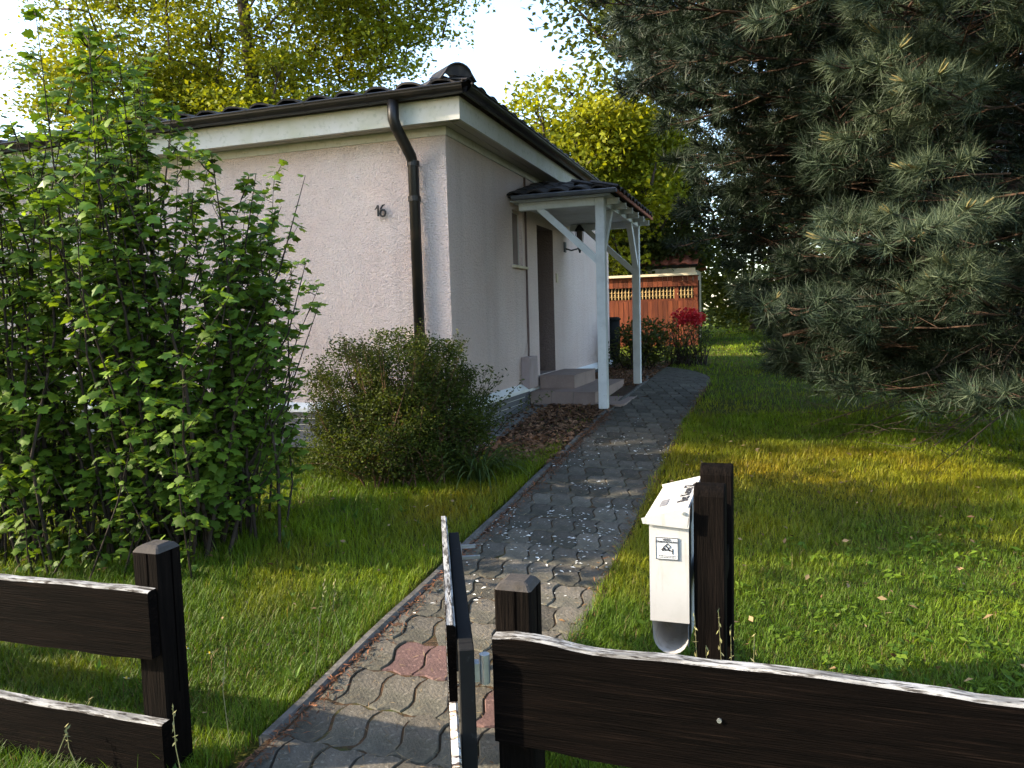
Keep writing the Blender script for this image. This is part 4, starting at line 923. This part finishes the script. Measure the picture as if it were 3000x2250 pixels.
shrub('juniper_shrub', base, [((sX - .05, sY, .62), (.66, .5, .36), .40), ((sX - .45, sY + .2, .92), (.30, .3, .50), .20), ((sX + .26, sY, .74), (.44, .36, .36), .2), ((sX + .02, sY, 1.02), (.34, .34, .44), .22), ((sX - .2, sY - .1, .5), (.7, .4, .25), .12), ((sX + .34, sY + .1, 1.12), (.2, .2, .26), .07)], 760, 80, (.06, .06, .035), .026, ((.018, .030, .006), (.078, .108, .014)),
      'dense low fine leaved shrub in front of the house corner', wr=.42, stem_n=26, stem_r=.008, flat=1.0, twig='twig_brown')
leafy('foliage', ellipsoid_points(45, (sX + .1, sY - .12, .55), (.55, .42, .34), .6), 60, (.06, .06, .05), .024, ((.05, .034, .018), (.085, .06, .03)), [o for o in bpy.data.objects if o.name == 'juniper_shrub'][0], wr=.4, flat=1.0, part='dry_foliage')
jr = [o for o in bpy.data.objects if o.name == 'juniper_shrub'][0]; m1 = MB(); cl = []
for k in range(70):
    a = random.uniform(0, 6.283); rr_ = random.uniform(.1, .62); b = Vector((sX - .08 + math.cos(a) * rr_, sY + math.sin(a) * rr_ * .7, .85 + random.uniform(-.1, .35) - .35 * rr_)); e = b + Vector((math.cos(a) * .16, math.sin(a) * .1, random.uniform(.16, .42)))
    m1.tube([b, b.lerp(e, .5), e], [.004, .003, .001], 3, cap=False)
    for t in np.linspace(.1, 1, 9): cl.append(tuple(b.lerp(e, t)))
m1.build('sprigs', M['twig_brown'], jr, smooth=True); leafy('foliage', cl, 9, (.018, .018, .02), .024, ((.022, .032, .008), (.075, .09, .016)), jr, wr=.42, flat=1.0)
# thin sprigs standing out of it to the right
sp = world_thing('sprig_shrub', bzf(-.42, 6.25), 'sparse dark twiggy shrub leaning out towards the porch beside the downpipe', 'shrub')
m1 = MB(); cl = []
for k in range(30):
    b = Vector((-.55 + random.gauss(0, .1), 6.25 + random.gauss(0, .1), .32)); az = random.gauss(.25, .7); el = random.uniform(.6, 1.35); ln = random.uniform(.5, .95)
    e = b + Vector((math.cos(az) * math.cos(el), math.sin(az) * math.cos(el) * .6, math.sin(el))) * ln; mid = b.lerp(e, .55) + Vector((random.gauss(0, .03), 0, .06)); m1.tube([b, mid, e], [.006, .004, .0015], 4, cap=False)
    for t in np.linspace(.35, 1, 9): cl.append(tuple(b.lerp(mid, t * 1.8) if t < .55 else mid.lerp(e, (t - .55) / .45)))
m1.build('stems', M['twig_dark'], sp, smooth=True); leafy('foliage', cl, 7, (.022, .022, .022), .03, ((.03, .045, .016), (.07, .085, .025)), sp, wr=.45, flat=1.2)
# strap leaved clump beside it
dl = world_thing('daylily_clump', bzf(-.27, 5.78), 'dark green strap leaved lily clump at the right foot of the low shrub', 'plant')
B = Vector(bzf(-.27, 5.78)); Vs, Fs = [], []; cs = []
for k in range(110):
    az = random.uniform(0, 6.283); ln = random.uniform(.35, .62); w_ = random.uniform(.012, .02); d = Vector((math.cos(az), math.sin(az), 0)); s = Vector((-d.y, d.x, 0)); b = B + d * random.uniform(0, .09); el0 = random.uniform(.9, 1.45); i0 = len(Vs); p = b.copy(); el = el0; cc = lerp_cols((.03, .055, .016), (.075, .11, .03), [random.random()], .1)[0]
    for j in range(7):
        ww = w_ * (1 - (j / 6) ** 2) + .001; Vs += [tuple(p - s * ww / 2), tuple(p + s * ww / 2)]; cs += [cc, cc]
        p = p + (d * math.cos(el) + Vector((0, 0, math.sin(el)))) * ln / 6; el -= random.uniform(.25, .48)
    for j in range(6): a = i0 + 2 * j; Fs.append((a, a + 1, a + 3, a + 2))
np_obj('leaves', Vs, Fs, M['leaf'], dl, col=np.array(cs), kind='stuff')
# rhododendron in the far bed, azalea with red blooms beyond, flowering shrub behind the pine
X, Y = wxy(.62, 6.35); base = bzf(X, Y)
shrub('rhododendron', base, [((X + .12, Y, 1.18), (.42, .38, .26), .6), ((X - .12, Y + .1, .85), (.36, .3, .3), .3), ((X + .35, Y, .85), (.26, .25, .16), .2)], 120, 16, (.07, .07, .05), .085, ((.03, .045, .014), (.075, .085, .022)), 'dark green rhododendron bush standing in the bed beyond the far porch post', wr=.34, stem_n=6, stem_r=.014)
X, Y = wxy(1.28, 7.7); base = bzf(X, Y)
bl = ellipsoid_points(16, (X + .02, Y - .2, 1.42), (.26, .2, .15), .4)
shrub('azalea', base, [((X, Y, 1.05), (.5, .45, .42), 1)], 70, 20, (.08, .08, .06), .06, ((.03, .05, .014), (.07, .09, .02)), 'azalea bush with bright red blooms behind the left tip of the pine', wr=.4, bloom=(bl, 42, (.055, .055, .05), .055, ((.45, .010, .018), (.62, .035, .045))))
X, Y = 4.9, 12.2; base = bzf(X, Y)
bl = ellipsoid_points(34, (X - .2, Y - .3, 1.55), (.8, .3, .45), .5)
shrub('flowering_shrub', base, [((X, Y, 1.3), (1.1, .8, .75), 1)], 110, 36, (.12, .12, .1), .08, ((.05, .08, .016), (.10, .13, .022)), 'green garden shrub with pale cream flowers seen through the pine branches', wr=.5, bloom=(bl, 12, (.025, .025, .025), .05, ((.78, .74, .42), (.8, .78, .55))))

# ---------------------------------------------------------------- large currant like bush on the left
def lobed_leaf():
    half = [(.0, .0), (.20, -.10), (.46, .06), (.36, .26), (.54, .52), (.30, .58), (.17, .80), (.0, 1.0)]
    pts = half + [(-x, y) for x, y in half[-2:0:-1]]
    V = [(x, y - .35, -.16 * abs(x) - .10 * (y - .35) ** 2) for x, y in pts]; c = (0, .05, .02); V.append(c); n = len(pts)
    return V, [(i, (i + 1) % n, n) for i in range(n)]
LV, LF = lobed_leaf(); LVn = np.array(LV); LFn = np.array(LF)
bush = world_thing('currant_bush', (-2.4, 4.65, .19), 'big leafy green bush with lobed leaves and dark bare stems left of the lawn', 'bush')
def htop(X):
    return np.interp(X, [-4.2, -3.3, -3.06, -2.8, -2.55, -2.3, -2.15, -1.9, -1.7, -1.5, -1.3, -1.15], [2.5, 2.45, 2.50, 2.98, 2.62, 3.10, 3.16, 2.78, 2.70, 2.55, 2.1, 1.5])
stems = MB(); LP, LD, LNm, LS = [], [], [], []
def leaf_at(p, out, s):
    n = Vector((random.gauss(0, .45), random.gauss(0, .45) - .25, 1.0)) + out * .35
    LP.append(tuple(p)); LNm.append(tuple(n)); LD.append(tuple(out + Vector((random.gauss(0, .4), random.gauss(0, .4), -.25)))); LS.append(s)
for k in range(150):
    bx_ = random.choice((-3.5, -3.2, -2.9, -2.55, -2.3, -2.1, -1.9, -1.75)) + random.gauss(0, .12); by_ = 4.65 + random.gauss(0, .2)
    tx = bx_ + random.gauss(0, .30) + (.16 if bx_ > -2.2 else 0); ty = by_ + random.gauss(0, .38); tx = min(tx, -1.38 + random.gauss(0, .06))
    fr_ = random.uniform(.72, 1.0) if k % 4 else random.uniform(.3, .7)
    if k < 26: bx_ = random.choice((-2.25, -2.2, -2.85)) + random.gauss(0, .1); tx = bx_ + random.gauss(0, .10); fr_ = random.uniform(.88, 1.02)
    H = float(htop(tx)) * fr_; b = Vector((bx_, by_, float(g(by_)) - .03)); e = Vector((tx, ty, H))
    pts = [b]; 
    for t in (.25, .5, .75, 1): pts.append(b.lerp(e, t) + Vector((random.gauss(0, .035), random.gauss(0, .035), 0)) + Vector(((bx_ - tx) * .18, 0, 0)) * math.sin(t * 3.14))
    r = random.uniform(.007, .015); stems.tube(pts, [r, r * .85, r * .65, r * .42, r * .16], 6, cap=False)
    nb = int(10 + 14 * fr_)
    for j in range(nb):
        t = .12 + .88 * (j + random.random()) / nb; q = t * 4; i = min(int(q), 3); p = pts[i].lerp(pts[i + 1], q - i)
        az = random.uniform(0, 6.283); el = random.uniform(.2, 1.0); ln = random.uniform(.08, .28) * (1.15 - .55 * t) * (1 if t > .35 else .8)
        d = Vector((math.cos(az) * math.cos(el), math.sin(az) * math.cos(el), math.sin(el))); e2 = p + d * ln
        if e2.x > -1.32: continue
        stems.tube([p, p.lerp(e2, .5) + Vector((0, 0, -.01)), e2], [r * .35, r * .25, .0012], 4, cap=False)
        nl = 5 + int(ln * 23)
        if t < .15: nl = max(1, nl // 2)
        for m_ in range(nl):
            tt = (m_ + .6) / nl; a2 = random.uniform(0, 6.283); out = Vector((math.cos(a2), math.sin(a2), .2)); s = random.uniform(.030, .078) * (1 - .35 * (m_ == nl - 1))
            leaf_at(p + d * ln * tt + out * s * .8, out, s)
    for m_ in range(4):
        a2 = random.uniform(0, 6.283); out = Vector((math.cos(a2), math.sin(a2), .3)); leaf_at(e + Vector((0, 0, -.03 * m_)) + out * .03, out, random.uniform(.03, .055))
for k in range(60):
    bx_ = random.uniform(-3.7, -1.65); by_ = 4.5 + random.gauss(0, .25); b = Vector((bx_, by_, float(g(by_)) - .02)); a = random.uniform(0, 6.283); ln = random.uniform(.35, 1.15); e = b + Vector((math.cos(a) * ln * .4, math.sin(a) * ln * .4, ln)); e.x = min(e.x, -1.3)
    mid = b.lerp(e, .5) + Vector((random.gauss(0, .03), 0, 0)); stems.tube([b, mid, e], [.006, .004, .0015], 4, cap=False)
    for j in range(int(12 + 22 * ln)):
        p = b.lerp(mid, random.uniform(.2, 1)) if random.random() < .4 else mid.lerp(e, random.random()); a2 = random.uniform(0, 6.283); out = Vector((math.cos(a2), math.sin(a2), .2)); leaf_at(p + out * random.uniform(.03, .13), out, random.uniform(.028, .07))
# thin side shoots reaching right in front of the wall
for (x0_, z0_, x1_, z1_) in ((-1.75, 1.55, -1.42, 2.36), (-1.65, 1.3, -1.24, 2.42), (-1.55, 1.1, -1.16, 1.85), (-1.7, .5, -1.12, 1.62), (-1.8, .3, -1.25, .95), (-1.75, .25, -1.4, 1.2), (-1.9, .25, -1.28, 1.3)):
    b = Vector((x0_, 4.6, z0_)); e = Vector((x1_, 4.55 + random.gauss(0, .1), z1_)); mid = b.lerp(e, .5) + Vector((.05, 0, -.03)); stems.tube([b, mid, e], [.008, .005, .002], 5, cap=False)
    for j in range(15):
        t = .25 + .75 * j / 14; p = b.lerp(mid, t * 2) if t < .5 else mid.lerp(e, t * 2 - 1); a2 = j * 2.4 + random.random(); out = Vector((math.cos(a2), math.sin(a2), .25)); s = random.uniform(.03, .055); leaf_at(p + out * s * .6, out, s)
stems.build('stems', M['twig_dark'], bush, smooth=True)
LP, LD, LNm, LS = map(np.array, (LP, LD, LNm, LS)); nL = len(LP)
Nn = unit(LNm); Dd = unit(LD - Nn * np.sum(LD * Nn, 1, keepdims=True)); Ee = np.cross(Dd, Nn)
# the leaves that show largest, on the camera side, are single parts; the rest is one mass
front = LS / np.linalg.norm(LP - np.array([0, 0, CAM_H]), axis=1) * np.where(LP[:, 1] < 4.75, 1.0, .6) * np.where(LP[:, 0] / LP[:, 1] > -.66, 1, .3)
pick = np.argsort(-front)[:300]; rest = np.setdiff1d(np.arange(nL), pick)
lme = bpy.data.meshes.new('leaf'); lme.from_pydata(LV, [], LF); lme.materials.append(M['leaf_obj']); bo = Vector(bush.location)
for i in pick:
    m4 = Matrix(((Ee[i][0], Dd[i][0], Nn[i][0], LP[i][0] - bo.x), (Ee[i][1], Dd[i][1], Nn[i][1], LP[i][1] - bo.y), (Ee[i][2], Dd[i][2], Nn[i][2], LP[i][2] - bo.z), (0, 0, 0, 1)))
    sc_ = float(LS[i]); inst('leaf', lme, m4 @ Matrix.Diagonal((sc_ * random.uniform(.75, 1.12), sc_, sc_ * random.uniform(.3, 2.2), 1)), bush)
LW = (.75 + .4 * RNG.random(len(rest)))[:, None, None]; LZ = (.2 + 2 * RNG.random(len(rest)))[:, None, None]
Vr = LP[rest][:, None, :] + LS[rest][:, None, None] * (LW * LVn[None, :, 0:1] * Ee[rest][:, None, :] + LVn[None, :, 1:2] * Dd[rest][:, None, :] + LZ * LVn[None, :, 2:3] * Nn[rest][:, None, :])
Fr = (np.arange(len(rest))[:, None, None] * len(LV) + LFn[None]).reshape(-1, 3)
np_obj('leaves', Vr.reshape(-1, 3), Fr, M['leaf'], bush, col=np.repeat(lerp_cols((.042, .09, .012), (.14, .225, .024), RNG.random(len(rest)), .18), len(LV), 0), kind='stuff')

# ---------------------------------------------------------------- pine on the right
TX, TY = 4.7, 6.3
pine = world_thing('pine_tree', bzf(TX, TY), 'large dark pine with long needle tufts filling the upper right of the garden', 'tree')
trunk = [(TX, TY, .2), (TX + .05, TY, 2), (TX, TY + .05, 4), (TX - .05, TY, 6.5), (TX, TY, 9)]
MB().tube(trunk, [.17, .15, .125, .09, .04], 12).build('trunk', M['bark_pine'], pine, smooth=True)
def reach(z): return np.interp(z, [.5, 1.0, 1.8, 2.5, 3.4, 4.5, 6, 8], [2.1, 2.5, 2.9, 3.35, 3.8, 4.2, 3.8, 2.4])
limbs, dead = MB(), MB(); TP, TD, TS = [], [], []
def tuft(p, d, s=1.0):
    s *= 1.2; TP.append(tuple(p)); TD.append(tuple(d)); TS.append(s)
for k in range(170):
    t = (k + random.random()) / 170; z0_ = .75 + 6.2 * t ** 1.15; az = random.uniform(math.radians(70), math.radians(300)) if k % 8 else random.uniform(0, 6.28)
    R = float(reach(z0_)) * random.uniform(.62, 1.05); toward = math.cos(az - math.radians(235))
    if z0_ < 3.6 and z0_ > 1.0 and toward > .7: R *= 1.12
    b = Vector((TX, TY, z0_)); d = Vector((math.cos(az), math.sin(az), 0)); sag = -.10 * R if z0_ < 2.2 else .02 * R
    pts = [b, b + d * R * .33 + Vector((0, 0, .10 * R)), b + d * R * .66 + Vector((random.gauss(0, .08), random.gauss(0, .08), .10 * R + sag * .5)), b + d * R + Vector((random.gauss(0, .1), random.gauss(0, .1), .10 * R + sag))]
    for p in pts[1:]: p.z = max(p.z, float(g(p.y)) + .22)
    limbs.tube(pts, [.024 - .012 * t, .018 - .008 * t, .011, .004], 6, cap=False)
    n2 = int(R * 6.5)
    for j in range(n2):
        q = .18 + .82 * (j + random.random()) / n2; i = min(int(q * 3), 2); p = pts[i].lerp(pts[i + 1], q * 3 - i)
        a2 = az + random.choice((-1, 1)) * random.uniform(.4, 1.25); ln = random.uniform(.22, .75) * (1.15 - .5 * q); dd = Vector((math.cos(a2), math.sin(a2), random.uniform(-.2, .35))).normalized(); e = p + dd * ln; e.z = max(e.z, float(g(e.y)) + .1)
        bare = q < .40 and random.random() < .75
        (dead if bare else limbs).tube([p, p.lerp(e, .5) + Vector((0, 0, -.015)), e], [.008, .006, .003], 4, cap=False)
        if bare:
            for _ in range(3):
                s_ = p.lerp(e, random.uniform(.3, 1)); dead.tube([s_, s_ + Vector((random.gauss(0, .12), random.gauss(0, .12), random.gauss(-.05, .08)))], [.003, .001], 3, cap=False)
        else:
            tuft(e, dd + Vector((0, 0, .35)), random.uniform(.85, 1.15))
            for _ in range(int(2 + ln * 5)):
                s_ = p.lerp(e, random.uniform(.15, .95)); a3 = a2 + random.choice((-1, 1)) * random.uniform(.5, 1.2); d3 = Vector((math.cos(a3), math.sin(a3), random.uniform(-.1, .5))).normalized(); e3 = s_ + d3 * random.uniform(.06, .16)
                limbs.tube([s_, e3], [.004, .002], 4, cap=False); tuft(e3, d3 + Vector((0, 0, .3)), random.uniform(.7, 1.05))
    tuft(pts[3], d + Vector((0, 0, .4)), 1.15)
# inner and outer sprays filling the crown between the main limbs
for k in range(2050):
    inner = k % 4 == 0
    z0_ = .85 + 6.2 * random.random(); az = random.uniform(math.radians(72), math.radians(298)) if k < 1500 else random.uniform(math.radians(105), math.radians(205)); z0_ = z0_ if k < 1500 else random.uniform(2.6, 6.6); R = float(reach(z0_)) * ((.25 + .35 * random.random()) if inner else (.55 + .43 * random.random() ** .7))
    if not inner and vnoise(np.array([az * 3.0]), np.array([z0_ * 1.6]), 1.0, 41)[0] < .30 and R > .72 * float(reach(z0_)): continue
    p = Vector((TX + math.cos(az) * R, TY + math.sin(az) * R, z0_)); p.z = max(p.z, float(g(p.y)) + .3 + .35 * random.random())
    a2 = az + random.gauss(0, .45); d = Vector((math.cos(a2), math.sin(a2), random.gauss(.12, .18))).normalized(); ln = random.uniform(.35, .6); b = p - d * ln
    sdv = Vector((-d.y, d.x, 0)).normalized(); limbs.tube([b - d * .25 + Vector((0, 0, .03)), b, p], [.008, .006, .003], 4, cap=False)
    tuft(p, d + Vector((0, 0, .3)), random.uniform(.95, 1.25)); n3 = 6 if inner else 9
    for j in range(n3):
        q = (j + random.random()) / n3; s_ = b.lerp(p, q); sd = (1 if j % 2 else -1); l3 = (.10 + .22 * (1 - q)) * random.uniform(.7, 1.2); d3 = (d * .8 + sdv * sd * random.uniform(.6, 1.2) + Vector((0, 0, random.uniform(-.15, .45)))).normalized(); e3 = s_ + d3 * l3
        limbs.tube([s_, e3], [.004, .002], 3, cap=False); tuft(e3, d3 + Vector((0, 0, .3)), random.uniform(.8, 1.1))
# heavy limb sloping down to the left inside the crown
m1 = MB(); m1.tube([(TX - .1, TY + .2, 2.75), (3.9, 6.4, 2.25), (3.3, 6.5, 1.75), (2.9, 6.5, 1.42), (2.3, 6.5, 1.30)], [.06, .055, .045, .03, .012], 8); m1.build('fallen_limb', M['bark_pine'], pine, smooth=True)
# low bare twigs at the right near the grass
for k in range(44):
    a = random.uniform(2.7, 4.0); z0_ = random.uniform(.8, 1.8); b = Vector((TX - .3, TY + random.gauss(0, .3), z0_)); ln = random.uniform(.9, 1.9)
    e = b + Vector((math.cos(a) * ln, math.sin(a) * ln, random.uniform(-.7, -.05))); e.z = max(e.z, float(g(e.y)) + .18); mid = b.lerp(e, .5) + Vector((0, 0, .1)); dead.tube([b, mid, e], [.011, .007, .002], 4, cap=False)
    for _ in range(9):
        s_ = mid.lerp(e, random.random()); dead.tube([s_, s_ + Vector((random.gauss(-.08, .14), random.gauss(0, .14), random.gauss(-.02, .09)))], [.003, .0012], 3, cap=False)
limbs.build('limbs', M['bark_pine'], pine, smooth=True); dead.build('dead_twigs', M['twig_dark'], pine, smooth=False)
def needle_mesh(n, r):
    V, F, cidx = [], [], []
    for i in range(n):
        h = r.random(); th = r.uniform(0, 6.283); el = np.radians(r.uniform(8, 62)) if i % 4 else np.radians(r.uniform(55, 95)); base = np.array([0, 0, -.07 + .08 * h])
        d = np.array([math.cos(th) * math.sin(el), math.sin(th) * math.sin(el), math.cos(el)]); s = np.cross(d, r.standard_normal(3)); s /= np.linalg.norm(s) + 1e-9; ln = r.uniform(.085, .135); w_ = .0019
        i0 = len(V); tip = base + d * ln + np.array([0, 0, -.012]); V += [base - s * w_, base + s * w_, tip]; F.append((i0, i0 + 1, i0 + 2)); cidx.append(r.random())
    return np.array(V), np.array(F), np.repeat(np.array(cidx), 3)
def candle(r):
    mb = MB()
    for k in range(2): a = r.uniform(0, 6.28); mb.tube([(0, 0, 0), (.012 * math.cos(a), .012 * math.sin(a), .04), (.014 * math.cos(a), .014 * math.sin(a), .075)], [.0055, .0055, .002], 5)
    return mb
TP, TD, TS = map(np.array, (TP, TD, TS)); nT = len(TP); TD = unit(TD)
keep = (np.abs(TP[:, 0] / np.maximum(TP[:, 1], .5)) < .86) & (TP[:, 2] < 1.5 + TP[:, 1] * .56); TP, TD, TS = TP[keep], TD[keep], TS[keep]; nT = len(TP)
dist = np.linalg.norm(TP - np.array([0, 0, CAM_H]), axis=1); inview = (np.abs(TP[:, 0] / TP[:, 1]) < .72) & (TP[:, 2] < 1.5 + TP[:, 1] * .46)
ordr = np.argsort(dist + np.where(inview, 0, 50)); pick = ordr[:300]; rest = ordr[300:]
rr = np.random.default_rng(5)
M['candle'] = mat('pine_candle', (.15, .145, .06), .8, .1, noise=(40, (.20, .13, .06), .4, .7))
tmeshes = []
for k in range(5):
    V, F, ci = needle_mesh(110, rr); cb_ = candle(rr); nv = len(V); me = bpy.data.meshes.new('needle_tuft')
    hasc = k == 3
    V2 = [tuple(v) for v in V] + (cb_.v if hasc else []); F2 = [tuple(f) for f in F] + ([tuple(i + nv for i in f) for f in cb_.f] if hasc else [])
    me.from_pydata(V2, [], F2); me.materials.append(M['needle']); me.materials.append(M['candle'])
    mi = [0] * len(F) + ([1] * len(cb_.f) if hasc else []); me.polygons.foreach_set('material_index', mi)
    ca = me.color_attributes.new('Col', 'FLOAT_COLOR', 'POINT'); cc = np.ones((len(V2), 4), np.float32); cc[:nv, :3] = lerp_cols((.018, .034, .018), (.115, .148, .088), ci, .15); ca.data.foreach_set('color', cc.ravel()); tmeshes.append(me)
def frame(d):
    q = Vector((0, 0, 1)).rotation_difference(Vector(d)); return q.to_matrix().to_4x4() @ Matrix.Rotation(random.random() * 6.28, 4, 'Z')
po = Vector(pine.location)
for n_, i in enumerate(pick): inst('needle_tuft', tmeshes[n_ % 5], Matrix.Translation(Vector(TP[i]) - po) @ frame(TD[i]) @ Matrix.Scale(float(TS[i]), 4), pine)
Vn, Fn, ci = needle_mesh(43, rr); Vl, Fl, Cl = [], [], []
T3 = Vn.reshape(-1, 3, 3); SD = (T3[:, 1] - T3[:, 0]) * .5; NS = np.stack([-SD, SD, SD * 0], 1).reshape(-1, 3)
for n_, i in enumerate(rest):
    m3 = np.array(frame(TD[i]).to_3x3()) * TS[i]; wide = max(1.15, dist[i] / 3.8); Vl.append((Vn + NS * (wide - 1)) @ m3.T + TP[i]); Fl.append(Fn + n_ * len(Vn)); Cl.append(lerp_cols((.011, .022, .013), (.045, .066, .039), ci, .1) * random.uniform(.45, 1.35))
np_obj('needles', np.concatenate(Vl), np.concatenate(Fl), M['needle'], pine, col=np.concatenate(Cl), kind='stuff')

# ---------------------------------------------------------------- seeding grass stalks by the mailbox posts and at the fence
def stalks(spots, label):
    m1 = MB(); C, Nn, D, L = [], [], [], []
    for x, y, h in spots:
        X, Y = wxy(x, y); b = Vector((X, Y, float(g(Y)))); e = b + Vector((random.gauss(0, .05), random.gauss(0, .03), h)); mid = b.lerp(e, .5) + Vector((random.gauss(0, .012), 0, .02)); m1.tube([b, mid, e], [.0018, .0015, .0008], 4)
        for t in np.linspace(.55, 1, 12):
            p = mid.lerp(e, (t - .5) * 2); C.append(p + Vector((random.gauss(0, .004), random.gauss(0, .004), 0))); Nn.append(rand_dirs(1)[0]); D.append((random.gauss(0, .3), random.gauss(0, .3), 1)); L.append(.02)
    V, F = cards(np.array([tuple(c_) for c_ in C]), np.array(Nn), np.array(D), np.array(L), np.array(L) * .3); b0 = len(m1.v); m1.v += [tuple(v) for v in V]; m1.f += [tuple(int(i) + b0 for i in f) for f in F]; m1.m += [0] * len(F)
    M.setdefault('stalk', mat('grass_stalk', (.20, .21, .09), .8, .1, noise=(40, (.28, .24, .13), .4, .7))); m1.build('grass_stalks', M['stalk'], None, kind='stuff', label=label)
stalks([(2.55, -4.12, .56), (2.575, -4.13, .48), (2.6, -4.12, .52), (2.63, -4.14, .60), (2.65, -4.12, .50), (2.61, -4.1, .42)], 'seeding grass stalks growing in front of the dark mailbox posts')
stalks([(1.0, -3.9, .42), (.97, -3.6, .3), (.95, -4.35, .35), (.45, -4.63, .22), (.6, -4.64, .18), (1.0, -4.62, .3)], 'single seeding grass stalks beside the left gate post')
